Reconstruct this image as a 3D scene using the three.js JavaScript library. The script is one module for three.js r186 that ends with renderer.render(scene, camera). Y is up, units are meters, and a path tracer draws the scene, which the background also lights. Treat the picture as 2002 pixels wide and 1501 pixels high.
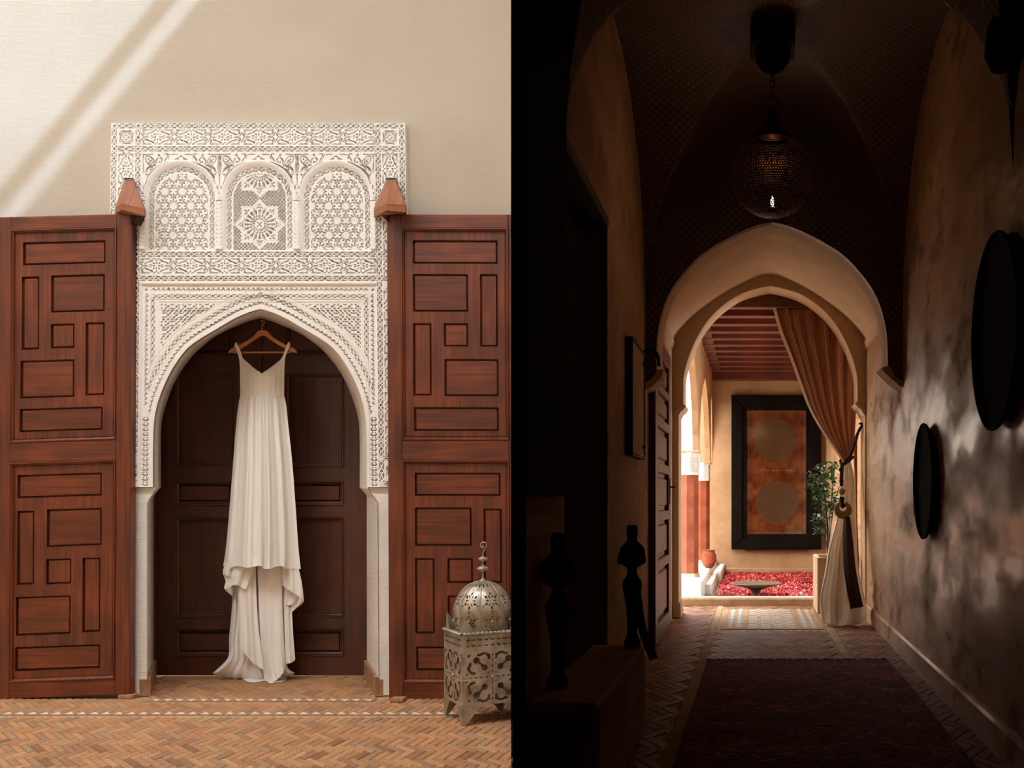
import * as THREE from 'three';
import { mergeGeometries, mergeVertices, toCreasedNormals } from 'three/addons/utils/BufferGeometryUtils.js';

// ---------------------------------------------------------------- camera, sky, sun, exposure
const F = 2000, PX = 1476, PY = 985, EYE = 0.8625;          // focal length in pixels, principal point, eye height
const scene = new THREE.Scene();
const camera = new THREE.PerspectiveCamera(2 * Math.atan(PY / F) * 180 / Math.PI, (2 * PX) / (2 * PY), 0.05, 200);
camera.position.set(0, EYE, 0);
camera.setViewOffset(2 * PX, 2 * PY, 0, 0, 2002, 1501);      // a shifted lens: upright walls stay upright
camera.updateProjectionMatrix();
const renderer = new THREE.WebGLRenderer({ antialias: true });
renderer.toneMapping = THREE.LinearToneMapping;
renderer.toneMappingExposure = 1.0;
renderer.shadowMap.enabled = true;
renderer.shadowMap.type = THREE.PCFSoftShadowMap;
{ // clear pale sky, a little deeper blue overhead
  const w = 64, h = 32, d = new Float32Array(w * h * 4);
  for (let y = 0; y < h; y++) for (let x = 0; x < w; x++) {
    const e = Math.max(0, (y + 0.5) / h * 2 - 1), t = Math.pow(e, 0.6), o = (y * w + x) * 4;
    d[o] = 1.0 * (1 - t) + 0.93 * t; d[o + 1] = 1.0 * (1 - t) + 0.97 * t; d[o + 2] = 1.0 * (1 - t) + 1.02 * t; d[o + 3] = 1;
  }
  const t = new THREE.DataTexture(d, w, h, THREE.RGBAFormat, THREE.FloatType);
  t.mapping = THREE.EquirectangularReflectionMapping; t.magFilter = THREE.LinearFilter; t.needsUpdate = true;
  scene.background = t; scene.environment = t;
}
scene.backgroundIntensity = scene.environmentIntensity = 9.6;
const SUN = new THREE.Vector3(0.62, -0.75, -0.25).normalize();   // the way the sunlight travels
const sun = new THREE.DirectionalLight(0xc2e0ff, 8.0);
sun.position.set(-3, 2, -6).addScaledVector(SUN, -14);
sun.target.position.set(-3, 2, -6);
sun.castShadow = true; sun.shadow.radius = 0.55; sun.shadow.mapSize.set(2048, 2048);
Object.assign(sun.shadow.camera, { left: -10, right: 10, top: 10, bottom: -10, near: 0.5, far: 40 });
scene.add(sun, sun.target);

// ---------------------------------------------------------------- helpers
let seed = 20240611;
const rnd = () => { seed = (seed + 0x6d2b79f5) | 0; let t = Math.imul(seed ^ (seed >>> 15), 1 | seed); t = (t + Math.imul(t ^ (t >>> 7), 61 | t)) ^ t; return ((t ^ (t >>> 14)) >>> 0) / 4294967296; };
const rr = (a, b) => a + (b - a) * rnd();
const V = (x, y, z) => new THREE.Vector3(x, y, z);
const at = (px, py, d) => V((px - PX) * d / F, EYE + (PY - py) * d / F, -d);    // a picture point at a depth in metres
const clamp = (x, a, b) => Math.min(b, Math.max(a, x));
const sstep = (a, b, x) => { const t = clamp((x - a) / (b - a), 0, 1); return t * t * (3 - 2 * t); };
const lerp = (a, b, t) => a + (b - a) * t;
function interp(tab, x) {                                     // piecewise linear table [[x, y], ...]
  if (x <= tab[0][0]) return tab[0][1];
  for (let i = 1; i < tab.length; i++) if (x <= tab[i][0]) { const [a, b] = tab[i - 1], [c, e] = tab[i]; return b + (e - b) * (x - a) / (c - a || 1); }
  return tab[tab.length - 1][1];
}
function smoothTab(tab, n = 80) {                            // the same table through a smooth curve
  const c = new THREE.CatmullRomCurve3(tab.map(([x, y]) => V(x, y, 0)), false, 'centripetal');
  return c.getPoints(n).map((p) => [p.x, p.y]);
}
const counts = new Map();
const uniq = (n) => { const k = counts.get(n) ?? 0; counts.set(n, k + 1); return k ? n + '_' + String(k).padStart(3, '0') : n; };
const origin = new WeakMap();
function thing(name, label, category, pos, group, kind) {
  const o = new THREE.Group(); o.name = uniq(name); o.position.copy(pos); scene.add(o); origin.set(o, pos.clone());
  o.userData = { label, category }; if (group) o.userData.group = group; if (kind) o.userData.kind = kind;
  return o;
}
function finish(m) { m.castShadow = m.receiveShadow = true; return m; }
function part(parent, name, geo, mat, extra) {               // geometry in world metres becomes a part of its thing
  const w = origin.get(parent);
  let lo = null;
  geo.computeBoundingBox(); lo = geo.boundingBox;
  const c = V((lo.min.x + lo.max.x) / 2, lo.min.y, (lo.min.z + lo.max.z) / 2);
  geo.translate(-c.x, -c.y, -c.z);
  const m = finish(new THREE.Mesh(geo, mat)); m.name = name; m.position.copy(c).sub(w); parent.add(m); origin.set(m, c);
  if (extra) Object.assign(m.userData, extra);
  return m;
}
function solo(name, geo, mat, label, category, kind, group) {
  geo.computeBoundingBox(); const lo = geo.boundingBox, c = V((lo.min.x + lo.max.x) / 2, lo.min.y, (lo.min.z + lo.max.z) / 2);
  geo.translate(-c.x, -c.y, -c.z);
  const m = finish(new THREE.Mesh(geo, mat)); m.name = uniq(name); m.position.copy(c); scene.add(m); origin.set(m, c);
  m.userData = { label, category }; if (kind) m.userData.kind = kind; if (group) m.userData.group = group;
  return m;
}
class MB {                                                    // loose triangles, quads and boxes to one geometry
  constructor() { this.p = []; }
  tri(a, b, c) { this.p.push(a.x, a.y, a.z, b.x, b.y, b.z, c.x, c.y, c.z); return this; }
  quad(a, b, c, d) { return this.tri(a, b, c).tri(a, c, d); }
  box(x0, x1, y0, y1, z0, z1, c = 0) {                        // a box with chamfered edges
    const cx = (x0 + x1) / 2, cy = (y0 + y1) / 2, cz = (z0 + z1) / 2;
    const hx = Math.abs(x1 - x0) / 2, hy = Math.abs(y1 - y0) / 2, hz = Math.abs(z1 - z0) / 2;
    this.cbox(hx, hy, hz, Math.min(c, hx * 0.9, hy * 0.9, hz * 0.9), (x, y, z) => V(cx + x, cy + y, cz + z)); return this;
  }
  cbox(hx, hy, hz, c, f) {
    const q = (pts) => { // orient outward
      const n = V().crossVectors(V().subVectors(pts[1], pts[0]), V().subVectors(pts[2], pts[0]));
      const m = pts.reduce((s, p) => s.add(p), V());
      if (n.dot(m) < 0) pts.reverse();
      const w = pts.map((p) => f(p.x, p.y, p.z));
      for (let i = 2; i < w.length; i++) this.tri(w[0], w[i - 1], w[i]);
    };
    const a = hx - c, b = hy - c, e = hz - c;
    for (const s of [-1, 1]) {
      q([V(s * hx, -b, -e), V(s * hx, b, -e), V(s * hx, b, e), V(s * hx, -b, e)]);
      q([V(-a, s * hy, -e), V(a, s * hy, -e), V(a, s * hy, e), V(-a, s * hy, e)]);
      q([V(-a, -b, s * hz), V(a, -b, s * hz), V(a, b, s * hz), V(-a, b, s * hz)]);
    }
    if (c > 0) for (const s of [-1, 1]) for (const t of [-1, 1]) {
      q([V(s * hx, t * b, -e), V(s * a, t * hy, -e), V(s * a, t * hy, e), V(s * hx, t * b, e)]);
      q([V(s * hx, -b, t * e), V(s * a, -b, t * hz), V(s * a, b, t * hz), V(s * hx, b, t * e)]);
      q([V(-a, s * hy, t * e), V(-a, s * b, t * hz), V(a, s * b, t * hz), V(a, s * hy, t * e)]);
      for (const u of [-1, 1]) q([V(s * hx, t * b, u * e), V(s * a, t * hy, u * e), V(s * a, t * b, u * hz)]);
    }
  }
  add(g) { const h = g.index ? g.toNonIndexed() : g, a = h.attributes.position.array; for (let i = 0; i < a.length; i++) this.p.push(a[i]); return this; }
  geo(turn = 0, crease = 0) {
    let g = new THREE.BufferGeometry();
    g.setAttribute('position', new THREE.Float32BufferAttribute(this.p, 3));
    if (crease) g = toCreasedNormals(g, crease); else g.computeVertexNormals();
    return boxUV(g, turn);
  }
}
function boxUV(g, turn = 0) {                                 // texture coordinates in metres, by the way each face looks
  if (g.index) g = g.toNonIndexed();
  const p = g.attributes.position.array, n = p.length / 3, uv = new Float32Array(n * 2);
  const a = V(), b = V(), c = V();
  for (let i = 0; i < n; i += 3) {
    a.fromArray(p, i * 3); b.fromArray(p, i * 3 + 3).sub(a); c.fromArray(p, i * 3 + 6).sub(a); b.cross(c);
    const x = Math.abs(b.x), y = Math.abs(b.y), z = Math.abs(b.z), k = x > y && x > z ? 0 : y > z ? 1 : 2;
    for (let j = i; j < i + 3; j++) {
      const X = p[j * 3], Y = p[j * 3 + 1], Z = p[j * 3 + 2];
      const u = k === 0 ? Z : X, v = k === 1 ? Z : Y;
      if (turn) { uv[j * 2] = v; uv[j * 2 + 1] = u; } else { uv[j * 2] = u; uv[j * 2 + 1] = v; }
    }
  }
  g.setAttribute('uv', new THREE.BufferAttribute(uv, 2));
  return g;
}
function grid(nu, nv, f, uvf, keep) {                         // a smooth surface f(u, v), u and v from 0 to 1
  const p = new Float32Array((nu + 1) * (nv + 1) * 3), uv = new Float32Array((nu + 1) * (nv + 1) * 2), ix = [];
  for (let j = 0, k = 0; j <= nv; j++) for (let i = 0; i <= nu; i++, k++) {
    const q = f(i / nu, j / nv, i, j); p[k * 3] = q.x; p[k * 3 + 1] = q.y; p[k * 3 + 2] = q.z;
    const t = uvf ? uvf(i / nu, j / nv, q) : [q.x, q.y]; uv[k * 2] = t[0]; uv[k * 2 + 1] = t[1];
  }
  for (let j = 0; j < nv; j++) for (let i = 0; i < nu; i++) {
    if (keep && !keep((i + 0.5) / nu, (j + 0.5) / nv)) continue;
    const a = j * (nu + 1) + i, b = a + 1, c = a + nu + 1, d = c + 1; ix.push(a, b, d, a, d, c);
  }
  const g = new THREE.BufferGeometry();
  g.setAttribute('position', new THREE.BufferAttribute(p, 3)); g.setAttribute('uv', new THREE.BufferAttribute(uv, 2)); g.setIndex(ix);
  g.computeVertexNormals(); return g;
}
const shapeOf = (pts) => { const s = new THREE.Shape(); pts.forEach(([x, y], i) => (i ? s.lineTo(x, y) : s.moveTo(x, y))); s.closePath(); return s; };
const pxy = (d) => ([x, y]) => [(x - PX) * d / F, EYE + (PY - y) * d / F];
function slab(pts, d0, thick, holes = [], bevel = 0, turn = 0) {   // an outline in picture points at depth d0, thickness going away from the camera
  const s = shapeOf(pts.map(pxy(d0)));
  for (const h of holes) { const q = new THREE.Path(); h.map(pxy(d0)).forEach(([x, y], i) => (i ? q.lineTo(x, y) : q.moveTo(x, y))); q.closePath(); s.holes.push(q); }
  const g = new THREE.ExtrudeGeometry(s, { depth: thick - 2 * bevel, bevelEnabled: bevel > 0, bevelSize: bevel, bevelThickness: bevel, bevelOffset: -bevel, bevelSegments: 2, curveSegments: 6 });
  g.translate(0, 0, -d0 - thick + bevel); return boxUV(g, turn);
}
function lathe(prof, seg = 32, pos = V(0, 0, 0)) { const g = new THREE.LatheGeometry(prof.map(([r, y]) => new THREE.Vector2(Math.max(r, 1e-5), y)), seg); g.translate(pos.x, pos.y, pos.z); return g; }
function tube(pts, r, seg = 24, rs = 8, closed = false) { return new THREE.TubeGeometry(new THREE.CatmullRomCurve3(pts, closed), seg, r, rs, closed); }
function merged(list) { return mergeGeometries(list.map((g) => { const h = g.index ? g.toNonIndexed() : g.clone(); for (const k of Object.keys(h.attributes)) if (!['position', 'normal', 'uv'].includes(k)) h.deleteAttribute(k); return h; })); }

// ---------------------------------------------------------------- noise and textures
function tileNoise(w, h, fx, fy, sd) {                        // value noise that repeats, w x h samples, fx x fy cells
  const L = new Float32Array(fx * fy); let s = sd >>> 0;
  for (let i = 0; i < L.length; i++) { s = (Math.imul(s, 1664525) + 1013904223) >>> 0; L[i] = (s >>> 8) / 16777216; }
  const o = new Float32Array(w * h);
  for (let y = 0; y < h; y++) {
    const gy = y / h * fy, y0 = Math.floor(gy), ty = gy - y0, sy = ty * ty * (3 - 2 * ty), r0 = (y0 % fy) * fx, r1 = ((y0 + 1) % fy) * fx;
    for (let x = 0; x < w; x++) {
      const gx = x / w * fx, x0 = Math.floor(gx), tx = gx - x0, sx = tx * tx * (3 - 2 * tx), c0 = x0 % fx, c1 = (x0 + 1) % fx;
      const a = L[r0 + c0] + (L[r0 + c1] - L[r0 + c0]) * sx, b = L[r1 + c0] + (L[r1 + c1] - L[r1 + c0]) * sx;
      o[y * w + x] = a + (b - a) * sy;
    }
  }
  return o;
}
function fbm(w, h, fx, fy, oct, sd) {
  const o = new Float32Array(w * h); let amp = 0.5, sum = 0;
  for (let k = 0; k < oct; k++) { const n = tileNoise(w, h, Math.min(fx << k, w), Math.min(fy << k, h), sd + k * 7919); for (let i = 0; i < o.length; i++) o[i] += n[i] * amp; sum += amp; amp *= 0.55; }
  for (let i = 0; i < o.length; i++) o[i] /= sum;
  return o;
}
function tex(w, h, f, srgb, rx = 1, ry = 1) {                 // f(i, x, y) gives [r, g, b] from 0 to 1 or one number
  const d = new Uint8Array(w * h * 4);
  for (let y = 0, i = 0; y < h; y++) for (let x = 0; x < w; x++, i++) {
    const c = f(i, x, y), k = i * 4;
    if (typeof c === 'number') d[k] = d[k + 1] = d[k + 2] = clamp(c, 0, 1) * 255; else { d[k] = clamp(c[0], 0, 1) * 255; d[k + 1] = clamp(c[1], 0, 1) * 255; d[k + 2] = clamp(c[2], 0, 1) * 255; }
    d[k + 3] = 255;
  }
  const t = new THREE.DataTexture(d, w, h, THREE.RGBAFormat); t.wrapS = t.wrapT = THREE.RepeatWrapping; t.magFilter = THREE.LinearFilter; t.minFilter = THREE.LinearMipmapLinearFilter; t.generateMipmaps = true;
  if (srgb) t.colorSpace = THREE.SRGBColorSpace; t.repeat.set(rx, ry); t.needsUpdate = true; return t;
}
const hex = (s) => [parseInt(s.slice(1, 3), 16) / 255, parseInt(s.slice(3, 5), 16) / 255, parseInt(s.slice(5, 7), 16) / 255];
const mix3 = (a, b, t) => [a[0] + (b[0] - a[0]) * t, a[1] + (b[1] - a[1]) * t, a[2] + (b[2] - a[2]) * t];
const again = (t, rx, ry) => { const c = t.clone(); c.repeat.set(rx, ry); c.needsUpdate = true; return c; };
const std = (o) => new THREE.MeshPhysicalMaterial({ side: THREE.DoubleSide, roughness: 0.85, ...o });

const nMid = fbm(512, 512, 9, 7, 5, 91), nBig = fbm(512, 512, 4, 4, 6, 11), nFine = fbm(512, 512, 32, 32, 4, 23), nBrush = fbm(512, 512, 6, 60, 4, 37), nStreak = fbm(512, 512, 40, 5, 5, 51), nGrain = fbm(512, 512, 48, 3, 5, 67), nGrain2 = fbm(512, 512, 150, 5, 3, 71);
function plaster(a, b, amt = 0.5, size = 1.6, bump = 0.002) {
  const A = hex(a), B = hex(b);
  return std({ map: tex(512, 512, (i) => mix3(A, B, clamp(0.5 + (nBig[i] - 0.5) * 2.4 * amt + (nFine[i] - 0.5) * 0.5 * amt, 0, 1)), true, 1 / size, 1 / size),
    bumpMap: tex(512, 512, (i) => nFine[i] * 0.5 + nBrush[i] * 0.5, false, 1 / 0.6, 1 / 0.6), bumpScale: bump, roughness: 0.92 });
}
function wood(a, b, o = {}) {
  const A = hex(a), B = hex(b);
  return std({ map: tex(512, 512, (i) => mix3(A, B, clamp(0.5 + (nGrain[i] - 0.5) * 1.3 + (nGrain2[i] - 0.5) * 0.5 + (nBig[i] - 0.5) * 1.5, 0, 1)), true, 1 / 0.5, 1 / 0.9),
    bumpMap: tex(512, 512, (i) => nGrain2[i] * 0.6 + nGrain[i] * 0.4, false, 1 / 0.35, 1 / 0.7), bumpScale: 0.0006, roughness: 0.42, clearcoat: 0.25, clearcoatRoughness: 0.35, ...o });
}
const M = {
  cream: plaster('#c6bbab', '#bbaf9e', 0.6, 1.8, 0.0009),
  white: plaster('#f8f5f1', '#f0ece6', 0.5, 0.9, 0.0012),
  pier: plaster('#f1eee8', '#dfd9cf', 0.7, 0.6, 0.004),
  wood: wood('#7d3818', '#4a1f0b'),
  woodDark: wood('#562714', '#38190b', { roughness: 0.5 }),
  cone: wood('#a5673f', '#7d4426', { roughness: 0.6, clearcoat: 0 }),
  bracket: wood('#2c1d14', '#1d130d', { roughness: 0.7, clearcoat: 0 }),
  beam: wood('#7c3820', '#522313', { roughness: 0.55 }),
  black: wood('#1a1511', '#100c0a', { roughness: 0.7, clearcoat: 0, specularIntensity: 0.12 }),
  left: plaster('#cfaa84', '#b08a66', 0.8, 1.0, 0.003),
  figure: wood('#140d09', '#0a0705', { roughness: 1, clearcoat: 0, specularIntensity: 0.15 }),
  tan: plaster('#c6a07a', '#a9835f', 0.8, 1.4, 0.003),
  arch: plaster('#d8bb9c', '#c6a584', 0.7, 1.2, 0.002),
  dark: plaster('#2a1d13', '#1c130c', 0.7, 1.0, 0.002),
  redcol: plaster('#a4593a', '#844026', 0.8, 0.5, 0.002),
  far: plaster('#efece6', '#e2ddd4', 0.5, 1.5, 0.002),
  stone: plaster('#c5ab8c', '#a78a68', 0.9, 0.5, 0.003),
  mortar: plaster('#cda983', '#b18c66', 0.8, 0.4, 0.003),
  terracotta: plaster('#b58b68', '#8f6a4c', 1.0, 0.25, 0.003),
  tile: plaster('#e4ddd2', '#cbc2b4', 0.8, 0.2, 0.001),
  dress: std({ color: '#f8f4ed', roughness: 0.75, sheen: 0.3, sheenRoughness: 0.5, sheenColor: new THREE.Color('#fff7ee'), bumpMap: tex(128, 128, (i, x, y) => ((x + y) % 4 < 2 ? 0.6 : 0.4), false, 40, 40), bumpScale: 0.0001 }),
  hanger: wood('#d8955a', '#bd7740', { roughness: 0.45 }),
  steel: std({ color: '#c9c4bb', metalness: 1, roughness: 0.3 }),
  silver: std({ color: '#d2cbc0', metalness: 0.6, roughness: 0.36, roughnessMap: tex(512, 512, (i) => 0.75 + nBig[i] * 0.5, false, 4, 4), map: tex(512, 512, (i) => mix3(hex('#f2eee6'), hex('#b3a898'), clamp(0.5 + (nBig[i] - 0.5) * 2.6, 0, 1)), true, 5, 5) }),
  iron: std({ color: '#15110d', metalness: 0.6, roughness: 0.5 }),
};
{ // polished lime plaster of the corridor: mottled, streaked by running water, unevenly glossy
  const A = hex('#c8a07b'), B = hex('#ad845f'), C = hex('#66492f');
  M.polish = std({ map: tex(512, 512, (i) => mix3(mix3(A, B, clamp(0.5 + (nBig[i] - 0.5) * 2 + (nFine[i] - 0.5) * 0.6, 0, 1)), C, sstep(0.58, 0.72, nFine[i] * 0.2 + nMid[i] * 0.8) * 0.6), true, 1 / 3.0, 1 / 1.3),
    roughnessMap: tex(512, 512, (i) => clamp(0.64 + (nMid[i] - 0.5) * 1.3 + (nBig[i] - 0.5) * 0.7, 0.34, 1), false, 1 / 3.0, 1 / 1.3), roughness: 0.86, specularColor: new THREE.Color('#ffdcb8'),
    bumpMap: tex(512, 512, (i) => nMid[i] * 0.5 + nBig[i] * 0.4 + nFine[i] * 0.1, false, 1 / 2.4, 1 / 1.2), bumpScale: 0.007, clearcoat: 0 });
}
{ // dark painted plaster with small gilt stars in offset rows
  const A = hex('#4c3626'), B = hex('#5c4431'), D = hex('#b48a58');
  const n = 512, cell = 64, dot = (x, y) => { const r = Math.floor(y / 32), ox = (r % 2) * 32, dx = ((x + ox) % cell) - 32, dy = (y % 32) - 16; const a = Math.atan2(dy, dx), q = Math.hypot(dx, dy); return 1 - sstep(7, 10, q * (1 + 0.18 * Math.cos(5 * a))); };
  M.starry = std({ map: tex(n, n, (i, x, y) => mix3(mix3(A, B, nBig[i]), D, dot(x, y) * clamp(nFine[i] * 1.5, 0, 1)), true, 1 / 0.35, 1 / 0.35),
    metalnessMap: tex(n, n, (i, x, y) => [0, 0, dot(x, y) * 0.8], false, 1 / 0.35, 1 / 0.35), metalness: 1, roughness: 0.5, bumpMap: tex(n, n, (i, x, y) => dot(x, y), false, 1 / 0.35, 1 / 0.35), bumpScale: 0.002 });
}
{ // the red runner
  const base = hex('#7a2317'), dk = hex('#3c130d'), or = hex('#a5532c'), nv = hex('#241e20'), cr = hex('#a8825c');
  M.carpet = std({ map: tex(512, 512, (i, x, y) => {
    const cx = Math.floor(x / 16), cy = Math.floor(y / 5), s = Math.abs(Math.sin(cx * 12.9898 + Math.floor(cy / 3) * 78.233) * 43758.5453) % 1, s2 = Math.abs(Math.sin(cx * 39.3 + cy * 11.135) * 24634.63) % 1, m = nBig[i] * 0.7 + s * 0.5;
    const c = m > 0.82 ? or : m > 0.72 ? (s2 > 0.6 ? cr : base) : m > 0.42 ? base : m > 0.3 ? dk : nv;
    return mix3(c, s2 > 0.5 ? dk : base, clamp(0.2 + (nFine[i] - 0.5) * 1.6, 0, 0.8));
  }, true, 1 / 0.75, 1 / 0.75), bumpMap: tex(512, 512, (i) => nFine[i], false, 6, 6), bumpScale: 0.004, roughness: 1 });
}
const brickMats = ['#c49468', '#c08e63', '#bb885d', '#b58a64', '#b07f58', '#a17656', '#c8996e', '#b27f56', '#a98867', '#93674b'].map((c, k) => {
  const A = hex(c), B = mix3(A, hex('#5d3e2b'), 0.45);
  const m = std({ map: tex(128, 128, (i, x, y) => { const j = (y * 4) * 512 + x * 4; return mix3(A, B, clamp((nFine[(j + k * 9173) % nFine.length] - 0.4) * 2.2, 0, 1)); }, true, 6, 6), roughness: 0.72 });
  m.bumpMap = k ? null : null; return m;
});

// ================================================================ THE PATIO WALL WITH ITS CARVED DOORWAY
const D = 4.6, K = D / F;                                     // depth of the patio wall and metres per picture point on it
const ND = 0.5;                                               // depth of the doorway recess
const DB = D + ND;
// half width of the doorway's pointed arch at a height, on the wall face and at the door
const ARCH_F = smoothTab([[605, 0], [611, 21], [622, 47], [642, 82], [678, 138], [714, 167], [769.5, 194], [808, 204], [844, 207.5], [880, 208.4], [952, 208.5]], 160);
const ARCH_B = smoothTab([[622, 0], [628, 22], [636, 42], [652, 78], [685.6, 123], [730, 158], [770, 177], [820, 192], [852, 194], [952, 194]], 160);
const hwF = (y) => (y <= 605 ? 0 : interp(ARCH_F, y)), hwB = (y) => (y <= 622 ? 0 : interp(ARCH_B, y));
const CF = 512, CB = 509;
const warpX = (x, y) => 511 + (x - 511) * (1 + (y - 300) * 4.7e-5), unwarpX = (x, y) => 511 + (x - 511) / (1 + (y - 300) * 4.7e-5);

// ---- the carving is drawn once as a depth picture (white stays, black is cut away) and read back as relief
const CX0 = 218, CY0 = 240, CS = 4, CW = 590, CH = 720;
const cv = document.createElement('canvas'); cv.width = CW * CS; cv.height = CH * CS;
const g2 = cv.getContext('2d');
g2.fillStyle = '#fff'; g2.fillRect(0, 0, cv.width, cv.height);
g2.setTransform(CS, 0, 0, CS, -CX0 * CS, -CY0 * CS);
g2.lineCap = 'round'; g2.lineJoin = 'round';
const cut = (c = '#000') => { g2.fillStyle = c; g2.strokeStyle = c; };
const poly = (pts) => { g2.beginPath(); pts.forEach(([x, y], i) => (i ? g2.lineTo(x, y) : g2.moveTo(x, y))); g2.closePath(); g2.fill(); };
const dot = (x, y, r) => { g2.beginPath(); g2.arc(x, y, r, 0, 7); g2.fill(); };
function kite(x, y, a, l, w, sk = 0.15) { const c = Math.cos(a), s = Math.sin(a), q = (u, v) => [x + c * u - s * v, y + s * u + c * v]; poly([q(-l, 0), q(sk * l, w), q(l, 0), q(sk * l, -w)]); }
function star4(x, y, rx, ry, k = 0.34) { const p = []; for (let i = 0; i < 8; i++) { const a = i * Math.PI / 4, r = i % 2 ? k : 1; p.push([x + Math.cos(a) * rx * r * (i % 2 ? 1.41 : 1), y + Math.sin(a) * ry * r * (i % 2 ? 1.41 : 1)]); } poly(p); }
function slit(pts, w) {                                       // a tapering groove through points, w widths along it
  const c = new THREE.CatmullRomCurve3(pts.map(([x, y]) => V(x, y, 0))), n = 14, L = [], R = [];
  for (let i = 0; i <= n; i++) { const t = i / n, p = c.getPoint(t), d = c.getTangent(t), k = t * (w.length - 1), j = Math.min(w.length - 2, Math.floor(k)), ww = lerp(w[j], w[j + 1], k - j) / 2; L.push([p.x - d.y * ww, p.y + d.x * ww]); R.unshift([p.x + d.y * ww, p.y - d.x * ww]); }
  poly([...L, ...R]);
}
const line = (x0, y0, x1, y1, w = 0.7, c = '#9a9a9a') => { g2.strokeStyle = c; g2.lineWidth = w; g2.beginPath(); g2.moveTo(x0, y0); g2.lineTo(x1, y1); g2.stroke(); };
const local = (x, y, a, f, sx = 1, sy = 1) => { g2.save(); g2.translate(x, y); g2.rotate(a); g2.scale(sx, sy); f(); g2.restore(); };
const mirror4 = (f) => { for (const sx of [1, -1]) for (const sy of [1, -1]) local(0, 0, 0, f, sx, sy); };
// interlaced chain of stars and darts along a line
function chain(x0, y0, x1, y1, unit = 28.8, w = 4.4) {
  const L = Math.hypot(x1 - x0, y1 - y0), a = Math.atan2(y1 - y0, x1 - x0), n = Math.max(1, Math.round(L / unit)), p = L / n, q = p / 28.8;
  cut();
  for (let i = 0; i < n; i++) local(x0 + (x1 - x0) * (i + 0.5) / n, y0 + (y1 - y0) * (i + 0.5) / n, a, () => {
    star4(0, 0, 3.6 * q, w * 0.72, 0.36);
    for (const s of [-1, 1]) {
      poly([[s * 7.2 * q, 0], [s * 11.6 * q, -1.5], [s * 12.7 * q, 0], [s * 11.6 * q, 1.5]]);
      for (const t of [-1, 1]) {
        poly([[s * 2.2 * q, t * w], [s * 5.0 * q, t * w * 0.42], [s * 8.6 * q, t * w * 0.75], [s * 12 * q, t * w]]);
        poly([[s * 13.0 * q, t * w], [s * 14.4 * q, t * w * 0.5], [s * 14.4 * q, t * w]]);
      }
    }
  });
}
function path2(pts, step, f) { // walk along a polyline, f drawn with x along it
  let run = 0; const seg = []; for (let i = 1; i < pts.length; i++) { const l = Math.hypot(pts[i][0] - pts[i - 1][0], pts[i][1] - pts[i - 1][1]); seg.push(l); run += l; }
  const n = Math.max(1, Math.round(run / step)), st = run / n; let want = st / 2, acc = 0;
  for (let i = 0; i < seg.length; i++) { while (want <= acc + seg[i] && want < run) { const t = (want - acc) / seg[i]; local(lerp(pts[i][0], pts[i + 1][0], t), lerp(pts[i][1], pts[i + 1][1], t), Math.atan2(pts[i + 1][1] - pts[i][1], pts[i + 1][0] - pts[i][0]), () => f(st / step)); want += st; } acc += seg[i]; }
}
const latticeUnit = (q) => { star4(0, 0, 3.7 * q, 2.1, 0.4); for (const s of [-1, 1]) for (const t of [-1, 1]) poly([[s * 6 * q, t * 3.6], [s * 6 * q, t * 2.0], [s * 2.6 * q, t * 3.3], [s * 2.2 * q, t * 3.6]]); };
const ropeUnit = (flip) => (q) => { dot(-1.2 * q, 0.2, 1.0); slit([[1.2 * q, -3.2 * flip], [3.0 * q, -0.9 * flip], [4.6 * q, 2.2 * flip]], [2.0, 1.7, 0.4]); };
// one repeat of the frieze, centred on its rosette, 65.6 long and 28 high
function friezeUnit() {
  cut();
  dot(0, 0, 0.01);
  for (const s of [-1, 1]) {
    kite(0, s * 5, Math.PI / 2, 2.3, 1.2); kite(0, s * 10.6, Math.PI / 2, 1.7, 0.9); kite(s * 5.4, 0, 0, 2.4, 1.0);
    slit([[s * 17.6, 0], [s * 21.5, 0], [s * 25.8, 0]], [2.0, 0.7, 1.8]);
  }
  mirror4(() => {
    kite(5.4, 5.2, Math.PI / 4, 2.5, 1.0); kite(11.3, 1.9, 0.12, 2.7, 0.75); slit([[2.4, 14.2], [3.8, 13.2], [5.6, 14.4]], [0.5, 1.5, 0.5]);
    slit([[7.4, 12.2], [8.6, 10.6], [12.5, 8.4], [17.5, 6.9], [20.3, 5.4], [23.4, 3.8]], [0.8, 2.6, 0.9, 0.9, 2.1, 0.5]);
    slit([[11.5, 14.0], [17, 13.4], [22, 13.6], [27, 13.2], [29, 14.2]], [0.3, 1.0, 0.7, 2.0, 0.4]);
    slit([[25.6, 12.0], [28.4, 9.4], [28.0, 5.6]], [0.3, 1.0, 0.3]); kite(26.0, 6.6, 1.35, 1.9, 0.9);
    slit([[27.4, 1.0], [29.6, 3.6], [31.6, 7.0]], [0.5, 1.7, 0.5]); dot(32.8, 9.2, 0.85);
  });
  cut('#b0b0b0'); mirror4(() => { slit([[16, 10.6], [20, 9.4], [23.5, 9.8]], [0.3, 0.8, 0.3]); dot(18.5, 11.6, 0.5); dot(22, 11.4, 0.5); });
}
function frieze(x0, x1, yc) { const n = 7, p = 65.6; g2.save(); g2.beginPath(); g2.rect(x0, yc - 14.6, x1 - x0, 29.2); g2.clip(); for (let i = -1; i <= n; i++) local(318 + i * p - (318 + 3 * p - 511.5) , yc, 0, friezeUnit); g2.restore(); }
function strip(xc, y0, y1, yr) { g2.save(); g2.beginPath(); g2.rect(xc - 14.4, y0, 28.8, y1 - y0); g2.clip(); for (let y = yr; y < y1 + 40; y += 65.6) local(xc, y, Math.PI / 2, friezeUnit); g2.restore(); }
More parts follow.
